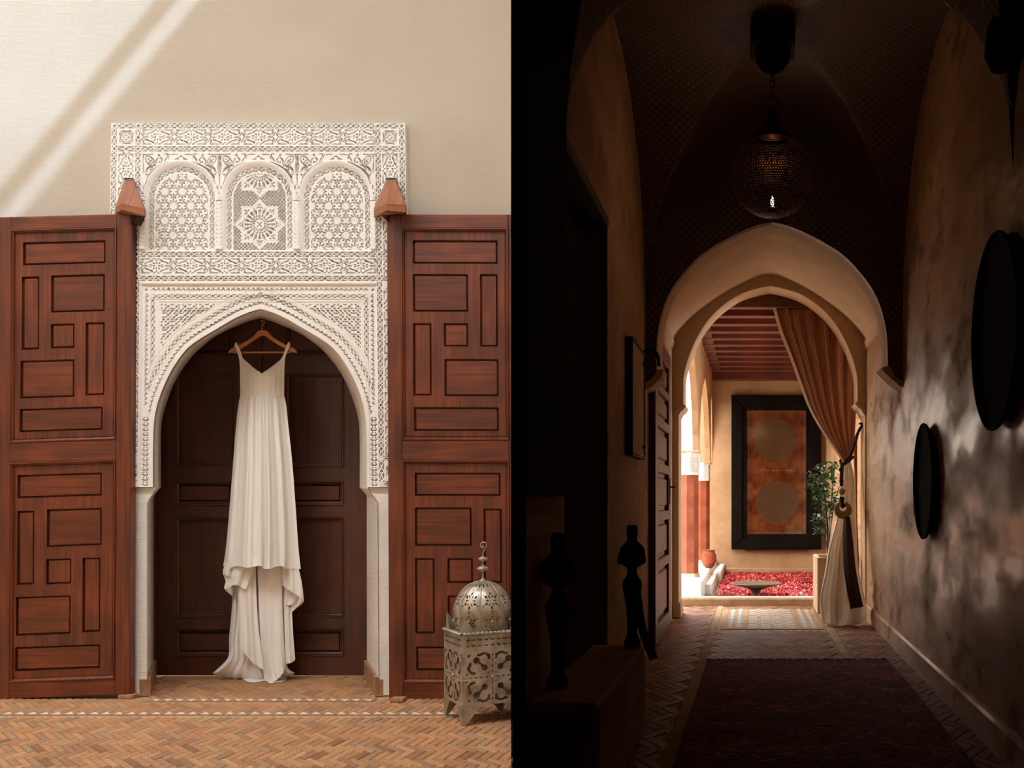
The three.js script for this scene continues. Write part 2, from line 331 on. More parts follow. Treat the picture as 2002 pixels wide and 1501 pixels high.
function medallion(x, y) {
  cut(); for (let k = 0; k < 4; k++) local(x, y, k * Math.PI / 2, () => slit([[-9, -13], [0, -11.6], [9, -13]], [0.4, 2.3, 0.4]));
  cut('#8c8c8c'); for (const a of [Math.PI / 4, -Math.PI / 4]) local(x, y, a, () => { g2.lineWidth = 0.9; g2.beginPath(); g2.ellipse(0, 0, 15, 5.6, 0, 0, 7); g2.stroke(); });
  cut(); for (let k = 0; k < 4; k++) { local(x, y, k * Math.PI / 2, () => { kite(4, 0, Math.PI / 2, 1.7, 1.0, 0); local(0, 0, Math.PI / 4, () => { dot(9.4, -1.6, 0.8); dot(9.4, 1.6, 0.8); dot(12, 0, 0.8); }); }); }
}
function rosettes(cx) { // the side arches: discs ringed with dots and kites
  g2.save(); g2.beginPath(); g2.moveTo(cx - 50, 490.5); g2.lineTo(cx - 50, 392); g2.arc(cx, 392.4, 50, Math.PI, 0); g2.lineTo(cx + 50, 490.5); g2.closePath(); g2.clip();
  const sx = 33.4, sy = 28.4;
  for (let r = -1; r < 6; r++) for (let c = -3; c <= 3; c++) {
    const x = cx + (c + (r % 2 ? 0 : 0.5)) * sx, y = 348.4 + r * sy;
    cut(); for (let k = 0; k < 12; k++) { const a = (k + 0.5) * Math.PI / 6, b = k * Math.PI / 6; dot(x + Math.cos(a) * 8.2, y + Math.sin(a) * 8.2, 0.85); if (k % 1 === 0) kite(x + Math.cos(b) * 11.4, y + Math.sin(b) * 11.4, b, 2.2, 1.35, -0.2); }
    cut('#a8a8a8'); slit([[x - 4.5, y], [x + 4.5, y]], [0.5, 0.5]); slit([[x, y - 4.5], [x, y + 4.5]], [0.5, 0.5]);
    cut(); for (const s of [-1, 1]) { // the two kinds of triangle between three discs
      const tx = x, ty = y + s * 18.9;
      for (let k = 0; k < 3; k++) { const a = s * Math.PI / 2 + k * 2.0944; kite(tx + Math.cos(a) * 3.4, ty + Math.sin(a) * 3.4, a, 2.9, 1.15, 0.3); const b = a + 1.0472; kite(tx + Math.cos(b) * 4.4, ty + Math.sin(b) * 4.4, b + 0.9, 2.0, 1.0, 0); }
    }
  }
  g2.restore();
}
function starFrame(yc, s = 1) { // an eight-cornered strapwork frame
  const q = (r, b, h) => [[-r, -r], [-h, -r], [0, -r - b], [h, -r], [r, -r], [r, -h], [r + b, 0], [r, h], [r, r], [h, r], [0, r + b], [-h, r], [-r, r], [-r, h], [-r - b, 0], [-r, -h]].map(([x, y]) => [510.8 + x * s, yc + y * s]);
  return q;
}
function wheel(x, y) {
  for (let k = 0; k < 20; k++) {
    const a = k * Math.PI / 10, c = Math.cos(a), s = Math.sin(a), a2 = a + Math.PI / 20, c2 = Math.cos(a2), s2 = Math.sin(a2);
    cut('#2a2a2a'); slit([[x + c * 20.5, y + s * 20.5], [x + c * 25, y + s * 25], [x + c * 29, y + s * 29]], [2.2, 3.7, 4.4]);
    cut(); kite(x + c * 17.2, y + s * 17.2, a, 2.3, 1.5, -0.2); slit([[x + c2 * 9.8, y + s2 * 9.8], [x + c2 * 14, y + s2 * 14]], [1.5, 0.7]);
  }
  cut(); star4(x, y, 2.2, 2.2, 0.5); for (let k = 0; k < 4; k++) { const a = Math.PI / 4 + k * Math.PI / 2; kite(x + Math.cos(a) * 4.6, y + Math.sin(a) * 4.6, a, 1.7, 1.1); }
}
function middleArch() {
  const cx = 510.8, inside = () => { g2.beginPath(); g2.moveTo(cx - 50.5, 490.5); g2.lineTo(cx - 50.5, 392); g2.arc(cx, 392.4, 50.5, Math.PI, 0); g2.lineTo(cx + 50.5, 490.5); g2.closePath(); };
  g2.save(); inside(); g2.clip(); cut();
  for (let j = 0; j < 42; j++) for (let i = -8; i <= 8; i++) star4(cx + (i + (j % 2) * 0.5) * 7.2, 336 + j * 3.75, 2.75, 2.5, 0.46);
  for (const yc of [339, 440.8]) {
    g2.fillStyle = '#fff'; poly(starFrame(yc)(36, 14.6, 15)); 
    const ring = (r, b, h, c) => { g2.strokeStyle = c; g2.lineWidth = 0.6; g2.beginPath(); starFrame(yc)(r, b, h).forEach(([x, y], i) => (i ? g2.lineTo(x, y) : g2.moveTo(x, y))); g2.closePath(); g2.stroke(); };
    ring(32.6, 13.8, 13.4, '#8a8a8a');
    wheel(cx, yc); cut();
    for (let k = 0; k < 4; k++) local(cx, yc, k * Math.PI / 2, () => { for (const [x, y] of [[26, 26], [27.5, 21], [21, 27.5], [24, 22.6], [28.4, 27.8]]) dot(x, y, 1.1); for (const [x, y] of [[33, 0], [37, 2.6], [37, -2.6], [40, 0], [31.6, 5.5], [31.6, -5.5], [33, 3], [33, -3]]) kite(x, y, 0, 1.2, 1.0, 0); for (const t of [-1, 1]) dot(29.5, t * 11, 0.9); });
  }
  g2.restore();
}
function spandrelFlowers(cx) { // scrolls and palmettes round the head of a blind arch
  for (const s of [-1, 1]) local(cx, 0, 0, () => {
    cut(); // half drawn for x < 0
    local(-59.5, 319, 0.85, () => { g2.lineWidth = 0.9; g2.beginPath(); g2.ellipse(0, 0, 11.5, 6.4, 0, 0, 7); g2.stroke(); for (const [x, y] of [[-5, 0], [0, -2.4], [0, 2.4], [5, -1], [5, 2.2], [0, 0]]) kite(x, y, 0.4, 1.7, 1.0); });
    slit([[-76, 306], [-64, 306.6], [-54, 305.4]], [1.6, 0.7, 1.2]); slit([[-72.6, 309], [-73.4, 318], [-72.4, 330], [-73, 343]], [1.2, 0.6, 1.6, 0.5]);
    slit([[-44, 308], [-42.4, 306.4], [-41, 309]], [1.8, 1.2, 1.8]); slit([[-42, 311], [-48, 319], [-46.5, 326]], [0.5, 1.3, 0.4]); slit([[-40.6, 311], [-36.5, 316], [-39, 323]], [0.5, 1.7, 0.4]); dot(-42, 321, 1.4); kite(-46.2, 315.5, 1.4, 2.1, 1.0);
    slit([[-33, 306], [-27, 305], [-24, 311]], [0.4, 1.0, 1.8]); slit([[-31.6, 321], [-29, 315], [-27.4, 313]], [0.4, 2.0, 0.4]); slit([[-28, 313], [-25, 309], [-24.2, 315]], [0.5, 0.6, 1.5]);
    slit([[-24, 307.4], [-14, 306.2], [-6, 306.4]], [0.3, 0.9, 0.3]); slit([[-12, 315.8], [-6, 313.6], [-1.5, 309.5]], [0.4, 0.9, 0.4]); slit([[-12, 316.4], [-5.4, 314.8], [-3.6, 316]], [0.4, 2.0, 0.4]); poly([[-1.6, 310.6], [0.2, 307], [0.2, 310.6]]);
    slit([[-66, 341], [-63, 333], [-56, 331], [-55, 336]], [0.4, 1.8, 1.4, 0.4]); dot(-58.5, 335.5, 1.5); slit([[-70, 343], [-64, 331.5], [-56, 328], [-48, 327.4]], [0.4, 0.9, 0.8, 1.4]); kite(-52.6, 326.4, 0.2, 2.2, 1.2); kite(-66.5, 345.4, 0.5, 2.0, 1.3);
    slit([[-66, 352], [-58, 340], [-46, 331], [-34, 324.6], [-22, 320]], [0.4, 1.3, 1.9, 1.2, 0.3]); slit([[-71.6, 366], [-71.6, 371], [-72.6, 375]], [0.4, 1.3, 0.4]);
    slit([[-68, 365], [-62, 349], [-50, 335]], [0.4, 1.2, 0.4]);
  }, s, 1);
  cut();
}
function keyField(x0, x1, y0, y1) { // interlaced key pattern of the big spandrels
  const u = 8.3, nx = Math.floor((x1 - x0) / u) + 1, ny = Math.floor((y1 - y0) / u) + 1;
  cut();
  for (let j = 0; j < ny; j++) for (let i = 0; i < nx; i++) {
    const x = x0 + (i + 0.5) * u, y = y0 + (j + 0.5) * u, odd = j % 2 === 0, ph = (i + (j % 4 === 0 ? 0 : 2)) % 4;
    if (!odd || ph % 2 === 1) star4(x, y, 2.35, 2.35, 0.5);
    if (odd && ph === 2) { for (const s of [-1, 1]) { poly([[x - 4.2, y + s * 4.6], [x, y + s * 2.6], [x + 4.2, y + s * 4.6], [x, y + s * 4.0]]); } cut('#b4b4b4'); slit([[x - 5, y], [x + 5, y]], [0.5, 0.5]); cut(); }
    if (odd && ph === 0) { for (const s of [-1, 1]) for (const t of [-1, 1]) kite(x + s * 3.7, y + t * 3.4, Math.PI / 2, 1.7, 1.3, 0); cut('#b4b4b4'); slit([[x, y - 5], [x, y + 5]], [0.5, 0.5]); cut(); }
    if (!odd) for (const s of [-1, 1]) kite(x + 4.15, y + s * 4.1, 0, 1.9, 0.85, 0);
  }
}
function columnGrooves(x, y0, y1) { cut('#7a7a7a'); for (let y = y0 + 10; y < y1 - 8; y += 8.2) for (const s of [-1, 1]) slit([[x + s * 5.2, y - 3], [x + s * 1.6, y + 0.6]], [1.0, 0.5]); cut('#5a5a5a'); slit([[x - 5.5, y0 + 2], [x + 5.5, y0 + 2]], [0.8, 0.8]); slit([[x - 5.5, y1 - 5], [x + 5.5, y1 - 5]], [0.7, 0.7]); slit([[x - 5, y0 - 4], [x, y0 - 7.5], [x + 5, y0 - 4]], [1.2, 0.4, 1.2]); kite(x, y0 - 13, Math.PI / 2, 2.4, 1.4); }
{ // draw it all
  const XL = 230.5, XL2 = 276.8, XR2 = 743.4, XR = 790, T1 = 250.6, T2 = 295.4, T3 = 500, T4 = 547;
  for (const y of [T1, T2, T3, T4]) { chain(XL2 + 4.6, y, XR2 - 4.6, y); chain(XL + 4.6, y, XL2 - 4.6, y, 28.8); chain(XR2 + 4.6, y, XR - 4.6, y, 28.8); for (const x of [XL, XL2, XR2, XR]) { cut(); star4(x, y, 3.4, 3.4, 0.4); } }
  const ys = [T1, T2, T3, T4, 897, 946];
  for (const x of [XL, XL2, XR2, XR]) for (let i = 1; i < ys.length; i++) chain(x, ys[i - 1] + 4.6, x, ys[i] - 4.6, 28.8);
  for (const y of [897, 946]) { chain(XL + 4.6, y, XL2 - 4.6, y); chain(XR2 + 4.6, y, XR - 4.6, y); }
  for (const x of [253.7, 766.6]) { medallion(x, 273); strip(x, 302, 494, 334); strip(x, 506, 541, 523.5); strip(x, 554, 890, 600); medallion(x, 921.5); }
  frieze(283, 737, 272.4); frieze(283, 737, 522.6);
  for (const cx of [360.3, 661.3]) rosettes(cx);
  middleArch();
  for (const cx of [360.3, 510.8, 661.3]) {
    spandrelFlowers(cx); cut();
    const arc = []; for (let y = 491; y > 396; y -= 4) arc.push([cx - 58.8, y]); for (let a = 0; a <= 40; a++) arc.push([cx - Math.cos(a * Math.PI / 40) * 58.8, 392.4 - Math.sin(a * Math.PI / 40) * 58.8]); for (let y = 396; y <= 491; y += 4) arc.push([cx + 58.8, y]);
    path2(arc, 26, (q) => { star4(0, 0, 3.3 * q, 3.0, 0.38); for (const s of [-1, 1]) { poly([[s * 6.6 * q, 0], [s * 10.6 * q, -1.4], [s * 11.6 * q, 0], [s * 10.6 * q, 1.4]]); for (const t of [-1, 1]) { poly([[s * 2 * q, t * 4], [s * 4.6 * q, t * 1.6], [s * 8 * q, t * 3], [s * 11 * q, t * 4]]); poly([[s * 12 * q, t * 4], [s * 13 * q, t * 2], [s * 13 * q, t * 4]]); } } });
  }
  for (const x of [435.6, 586]) { cut(); slit([[x, 309], [x, 316], [x, 336], [x, 342]], [0.5, 1.9, 0.6, 0.4]); star4(x, 345.6, 1.9, 2.3, 0.5); slit([[x, 349], [x, 366]], [1.0, 0.6]); kite(x - 3.4, 371, -1.0, 2.2, 1.0); kite(x + 3.4, 371, 1.0 + Math.PI, 2.2, 1.0); columnGrooves(x, 395, 490); }
  for (const x of [287, 734.6]) columnGrooves(x, 395, 490);
  // the frame round the doorway arch
  const xa = 293, xb = 728.6;
  cut();
  path2([[300, 568.3], [511, 568.3]], 9.6, ropeUnit(1)); path2([[722, 568.3], [512, 568.3]], 9.6, ropeUnit(-1));
  path2([[xa, 574], [xa, 792]], 9.6, ropeUnit(1)); path2([[xb, 574], [xb, 792]], 9.6, ropeUnit(-1));
  star4(xa, 568, 2.6, 2.6, 0.5); star4(xb, 568, 2.6, 2.6, 0.5);
  path2([[306, 580.8], [716, 580.8]], 12, latticeUnit); path2([[306.2, 584], [306.2, 772]], 12, latticeUnit); path2([[716, 584], [716, 772]], 12, latticeUnit);
  for (const [o, w] of [[19.5, 0.6], [30.4, 0.9], [35.5, 0.5]]) { const x0 = 283 - 0.4 + o * 0.98, x1 = 738.6 - o * 0.98, y0 = 556.6 + o; line(x0, y0, x1, y0, w); line(x0, y0, x0, 800, w); line(x1, y0, x1, 800, w); }
  keyField(322, 700, 596.5, 780);
  // bands that follow the arch: cleared first, then cut
  const P = []; for (let y = 952; y > 606; y -= 2) P.push([unwarpX(CF - hwF(y), y), y]); P.push([512, 605]); for (let y = 607; y <= 952; y += 2) P.push([unwarpX(CF + hwF(y), y), y]);
  const mid = P.findIndex((p) => p[1] === 605);
  const off = (s) => P.map((p, i) => { let a = P[Math.max(0, i - 3)], b = P[Math.min(P.length - 1, i + 3)]; if (i <= mid) b = P[Math.min(mid, i + 3)]; if (i >= mid) a = P[Math.max(mid, i - 3)]; if (i === mid) return [p[0], p[1] - s * 1.08]; const dx = b[0] - a[0], dy = b[1] - a[1], l = Math.hypot(dx, dy); return [p[0] + dy / l * s, p[1] - dx / l * s]; });
  const outline = off(40), inn = off(-2); g2.fillStyle = '#fff'; g2.save(); g2.beginPath(); g2.rect(300, 584.6, 422, 220); g2.clip(); poly([...outline, ...inn.slice().reverse()]); g2.restore();
  g2.save(); g2.beginPath(); g2.rect(288, 812, 12.4, 140); g2.rect(722, 812, 12.4, 140); g2.fillStyle = '#fff'; g2.fill(); g2.restore();
  const half = (s, lo) => { const o = off(s); return [o.slice(0, mid + 1).filter((p) => p[1] < lo), o.slice(mid).filter((p) => p[1] < lo)]; };
  cut();
  const [ra, rb] = half(10.5, 812); path2(ra, 9.2, ropeUnit(1)); path2(rb.slice().reverse(), 9.2, ropeUnit(-1));
  const [la, lb] = half(25.5, 765); path2(la, 12, latticeUnit); path2(lb, 12, latticeUnit);
  for (const [s, w] of [[18, 0.6], [31.5, 0.6], [37.5, 1.0]]) for (const h of half(s, s > 30 ? 735 : 770)) { g2.strokeStyle = '#9a9a9a'; g2.lineWidth = w; g2.beginPath(); h.forEach(([x, y], i) => (i ? g2.lineTo(x, y) : g2.moveTo(x, y))); g2.stroke(); }
  // below the springing the two ropes run side by side as a plait
  cut(); for (const [x, s] of [[290.8, 1], [297.4, -1], [724.6, 1], [731.2, -1]]) path2([[x, 814], [x, 950]], 9.4, (q) => { dot(-1.6 * q, s * -0.4, 1.0); slit([[0.2 * q, s * 2.9], [2.6 * q, s * 1.0], [4.0 * q, s * -2.6]], [0.5, 1.8, 2.2]); });
}
const carved = g2.getImageData(0, 0, cv.width, cv.height).data;
const cutAt = (x, y) => { // 0 surface .. 1 full depth, box-filtered over about a point
  const X = (x - CX0) * CS, Y = (y - CY0) * CS; let s = 0;
  for (let j = -1; j <= 1; j++) for (let i = -1; i <= 1; i++) { const a = clamp(Math.round(X + i), 0, cv.width - 1), b = clamp(Math.round(Y + j), 0, cv.height - 1); s += carved[(b * cv.width + a) * 4]; }
  return sstep(0.36, 0.86, 1 - s / (9 * 255)) * 0.85 + 0.15 * (1 - s / (9 * 255));
};
function macro(x, y) { // the larger steps of the relief, in picture points
  let h = 0;
  if (y > 300 && y < 495) {
    for (const cx of [360.3, 510.8, 661.3]) {
      const dx = Math.abs(x - cx), r = y < 392.4 ? Math.hypot(dx, y - 392.4) : dx;
      if (r < 78) {
        if (y < 392.4) { const t = (r - 63.2) / 12; h = t < 0 ? -5 : t < 1 ? -5 + 6.4 * Math.sin(t * Math.PI / 2) : Math.max(0, 1.4 - (t - 1) * 8); }
        else { const t = (r - 63.2) / 4; h = t < 0 ? -5 : t < 1 ? -5 + 5 * sstep(0, 1, t) : 0; }
        if (y > 489) h *= 1 - sstep(490.5, 494, y);
      }
    }
    for (const cx of [287, 435.6, 586, 734.6]) { const dx = Math.abs(x - cx); if (dx < 7 && y > 388 && y < 493) { const e = sstep(388, 392, y) * (1 - sstep(490, 493, y)); h += 3.2 * Math.sqrt(1 - (dx / 7) ** 2) * e + (y < 397 || y > 485 ? 1.2 * e : 0); } }
  }
  if (y > 554) {
    const e = Math.min(x - 282.6, 739 - x, y - 556.6);
    if (e > 0) { h = -5 * sstep(0, 5, e) + 1.2 * sstep(19, 20, e) - 0.8 * sstep(29.6, 31, e) - 1.0 * sstep(34.6, 36.5, e); if (y > 790) h = Math.max(h, -5); }
  }
  return h;
}
{
  const pos = at(512, 1362, D), t = thing('carved_plaster_surround', 'white carved plaster surround with three blind arches framing the pointed doorway', 'plasterwork', V(at(512, 952, D).x, at(512, 952, D).y, -D + 0.01), undefined, 'thing');
  const BASE = 0.027, DEEP = 15 * K;
  const pt = (x, y) => { const c = cutAt(x, y), px = warpX(x, y); return V((px - PX) * K, EYE + (PY - y) * K, -D + BASE + macro(x, y) * K - c * DEEP); };
  const tile = (name, x0, y0, x1, y1, step = 0.82) => part(t, name, grid(Math.ceil((x1 - x0) / step), Math.ceil((y1 - y0) / step), (u, v) => pt(lerp(x0, x1, u), lerp(y1, y0, v)), (u, v, q) => [q.x, q.y]), M.white);
  const A = 224, B = 236, C = 271.4, E = 282.4, G = 737.6, H = 748.6, I = 784.4, J = 796.6;
  for (const [y0, y1] of [[244.5, 256.6], [289.4, 301], [494.2, 505.8], [541.2, 553]]) tile('border', A, y0, J, y1);
  for (const [y0, y1, a, b] of [[256.6, 289.4, 1, 1], [301, 494.2, 1, 1], [505.8, 541.2, 0, 0], [553, 952, 0, 0]]) {
    if (a) { tile('border', A, y0, B, y1); tile('border', I, y0, J, y1); }
    tile('border', C, y0, E, y1); tile('border', G, y0, H, y1);
  }
  tile('medallion', B, 256.6, C, 289.4); tile('medallion', H, 256.6, I, 289.4);
  tile('floral_strip', B, 301, C, 494.2); tile('floral_strip', H, 301, I, 494.2);
  tile('floral_strip', 250, 505.8, C, 541.2, 1.1); tile('floral_strip', 250, 553, C, 952, 1.1); tile('floral_strip', H, 505.8, 762, 541.2, 1.1); tile('floral_strip', H, 553, 762, 952, 1.1);
  tile('frieze', E, 256.6, G, 289.4); tile('frieze', E, 505.8, G, 541.2);
  tile('blind_arch', E, 301, 435.6, 494.2); tile('blind_arch', 435.6, 301, 586, 494.2); tile('blind_arch', 586, 301, G, 494.2);
  for (const s of [-1, 1]) { // the two halves over the doorway, ending at the arch
    const ny = Math.ceil((952 - 553) / 0.85), edge = (y) => unwarpX(CF + s * hwF(y), y), out = s < 0 ? E : G;
    part(t, 'spandrel', grid(250, ny, (u, v) => { const y = lerp(952, 553, v), x = s < 0 ? lerp(out, edge(y), u) : lerp(edge(y), out, u); return pt(x, y); }, (u, v, q) => [q.x, q.y]), M.white);
  }
  const w = (x, y, z) => V((warpX(x, y) - PX) * K, EYE + (PY - y) * K, -D + z);
  const rim = (x0, y0, x1, y1) => { const b = new MB(); b.quad(w(x0, y0, 0), w(x1, y1, 0), w(x1, y1, BASE), w(x0, y0, BASE)); part(t, 'rim', b.geo(), M.white); };
  rim(A, 244.5, J, 244.5); rim(A, 244.5, A, 500); rim(J, 244.5, J, 500); rim(250, 952, unwarpX(CF - 208.5, 952), 952); rim(unwarpX(CF + 208.5, 952), 952, 762, 952);
}
// ---- the wall itself, with the doorway cut through it and the reveal running back to the door
{
  const F1 = [], B1 = [];
  const yL = [952, 940, 920, 900, 880, 860, 840, 820, 800, 780, 760, 740, 720, 700, 680, 665, 650, 640, 630, 622, 616, 611, 607];
  const lowF = [[287, 1366], [287, 982], [290, 979], [292, 973], [297.5, 967], [299, 962], [303.5, 957]], lowB = [[300, 1326], [300, 972], [302, 968], [304, 964], [309, 959], [311, 956], [315, 953]];
  lowF.forEach((p, i) => { F1.push(p); B1.push(lowB[i]); });
  for (const y of yL) { F1.push([CF - hwF(y), y]); const yb = y === 952 ? 951 : 622 + (y - 605) * (952 - 622) / (952 - 605); B1.push([CB - hwB(yb), yb]); }
  F1.push([512, 605]); B1.push([511, 622]);
  for (const y of [...yL].reverse()) { F1.push([CF + hwF(y), y]); const yb = y === 952 ? 951 : 622 + (y - 605) * (952 - 622) / (952 - 605); B1.push([CB + hwB(yb), yb]); }
  const rF = [[740, 1366], [738, 981], [735, 978], [733, 973], [727, 967], [724, 962], [720, 956]], rB = [[717.5, 1326], [717, 970], [715, 967], [713, 963], [708, 959], [706, 956], [703, 953]];
  for (let i = 6; i >= 0; i--) { F1.push(rF[i]); B1.push(rB[i]); }
  const c = (p) => p.map(pxy(D)); const o = c(F1).map(([x, y]) => [x, Math.max(y, -0.02)]);
  const x0 = -5.6, x1 = -0.75, top = 4.6;
  const outline = [[x0, -0.02], o[0], ...o.slice(1, -1), o[o.length - 1], [x1, -0.02], [x1, top], [x0, top]];
  const s = shapeOf(outline); const g = new THREE.ShapeGeometry(s); g.translate(0, 0, -D);
  const w = solo('wall_back', boxUV(g), M.cream, 'cream plastered patio wall around the carved doorway', 'wall', 'structure');
  const r = new MB(); const back = new MB();
  for (let i = 1; i < F1.length; i++) { const f = (k, d, L) => at(L[k][0], L[k][1], d); const a = f(i - 1, D - 0.012, F1), b = f(i, D - 0.012, F1), e = f(i - 1, DB, B1), h = f(i, DB, B1); for (const q of [a, b, e, h]) q.y = Math.max(q.y, -0.01); r.quad(a, b, h, e); }
  part(w, 'reveal', r.geo(0, 0.5), M.pier);
  part(w, 'pier_face', slab([[246, 953], [302.5, 953], [302.5, 957], [298.5, 962], [297, 967], [291.6, 973], [289.6, 979], [286.8, 982], [286.8, 1358], [246, 1358]], D - 0.006, 0.006), M.pier);
  part(w, 'pier_face', slab([[768, 953], [721, 953], [721, 956], [725, 962], [728, 967], [734, 973], [736, 978], [739.4, 981], [740.4, 1358], [768, 1358]], D - 0.006, 0.006), M.pier);
  // a back skin closes the wall round the door frame
  const hole = B1.map(pxy(DB)).map(([x, y]) => [x, Math.max(y, 0.001)]), s2 = shapeOf([[-3.6, -0.01], hole[0], ...hole.slice(1), [-0.9, -0.01], [-0.9, 2.4], [-3.6, 2.4]]); const g3 = new THREE.ShapeGeometry(s2); g3.translate(0, 0, -DB);
  part(w, 'back_face', boxUV(g3), M.pier);
  // terracotta skirting at the foot of each pier
  const sk = (p) => { const m = new MB(), q = p.map(([x, y, d]) => at(x, y, d)); m.quad(q[0], q[1], q[2], q[3]); m.quad(q[1], q[4], q[5], q[2]); m.quad(q[3], q[2], q[5], q[5]); return m.geo(); };
  const t = thing('trim_1', 'worn terracotta skirting boards at the feet of the white doorway piers', 'skirting', V(-2.7, 0, -D), undefined, 'structure');
  const board = (a, b2, h, th, dirz) => { const m = new MB(); const n = V(-(b2.z - a.z), 0, b2.x - a.x).normalize().multiplyScalar(th * dirz); const A2 = a.clone(), B2 = b2.clone(), C2 = b2.clone().add(n), D2 = a.clone().add(n); const up = (p) => V(p.x, h, p.z); m.quad(A2, B2, up(B2), up(A2)).quad(D2, C2, up(C2), up(D2)).quad(up(A2), up(B2), up(C2), up(D2)).quad(A2, D2, up(D2), up(A2)).quad(B2, C2, up(C2), up(B2)); return m.geo(); };
  const fx = (x, d) => { const p = at(x, 1300, d); p.y = 0; return p; };
  part(t, 'tile', board(fx(256, D), fx(289.4, D - 0.012), 0.075, 0.012, -1), M.terracotta);
  part(t, 'tile', board(fx(287, D - 0.012), fx(300, DB - 0.01), 0.085, 0.014, 1), M.terracotta);
  part(t, 'tile', board(fx(737, D - 0.012), fx(762, D), 0.075, 0.012, -1), M.terracotta);
  part(t, 'tile', board(fx(740, D - 0.012), fx(717.5, DB - 0.01), 0.085, 0.014, -1), M.terracotta);
}

// ================================================================ PATIO FLOOR
const floor = thing('floor', 'brick paved floor of the patio and the corridor', 'floor', V(0, 0, -4), undefined, 'structure');
part(floor, 'mortar_bed', new MB().box(-6, 2.6, -0.3, -0.005, -16, 2.6).geo(), M.mortar);
const STRETCH = 1.8;                                          // the pavers are lozenges laid as a chevron
function paver(L, W, h, ang, k, shear = 0) {                             // a lozenge brick with worn top edges, centred, top at 0
  const ca = Math.cos(ang), sa = Math.sin(ang), q = (u, v, y) => { const x = u * ca - v * sa, z = u * sa + v * ca; return V(x + shear * z * STRETCH, y, -z * STRETCH); };
  const l = L / 2 - 0.0011, w = W / 2 - 0.0011, b = 0.0022, m = new MB(), T = [[-l + b, -w + b], [l - b, -w + b], [l - b, w - b], [-l + b, w - b]].map(([u, v]) => q(u, v, 0)), E = [[-l, -w], [l, -w], [l, w], [-l, w]].map(([u, v]) => q(u, v, -b)), S = [[-l, -w], [l, -w], [l, w], [-l, w]].map(([u, v]) => q(u, v, -h));
  m.quad(T[0], T[1], T[2], T[3]); for (let i = 0; i < 4; i++) { const j = (i + 1) % 4; m.quad(E[i], E[j], T[j], T[i]); m.quad(S[i], S[j], E[j], E[i]); }
  return m.geo();
}
function chevron(x0, x1, z0, z1, L, W, f, shear = 0) {                   // chevron bond: calls f(x, depth, kind)
  const n = Math.round(L / W), c = Math.SQRT1_2, N = Math.ceil(Math.max(x1 - x0, (z1 - z0) / STRETCH) / W) + 4;
  const mx = (x0 + x1) / 2, mz = (z0 + z1) / 2;
  for (let i = -N; i <= N; i++) for (let j = -Math.ceil(N / n); j <= Math.ceil(N / n); j++) for (const k of [0, 1]) {
    const u = (i + n * j + (k ? n + 0.5 : n / 2)) * W, v = (i - n * j + (k ? 1 - n / 2 : 0.5)) * W;
    const z = (v - u) * c * STRETCH, x = (u + v) * c + shear * z;
    if (mx + x > x0 && mx + x < x1 && mz + z > z0 && mz + z < z1) f(mx + x, mz + z, k);
  }
}
const project = (x, y, d) => [PX + x * F / d, PY - (y - EYE) * F / d];
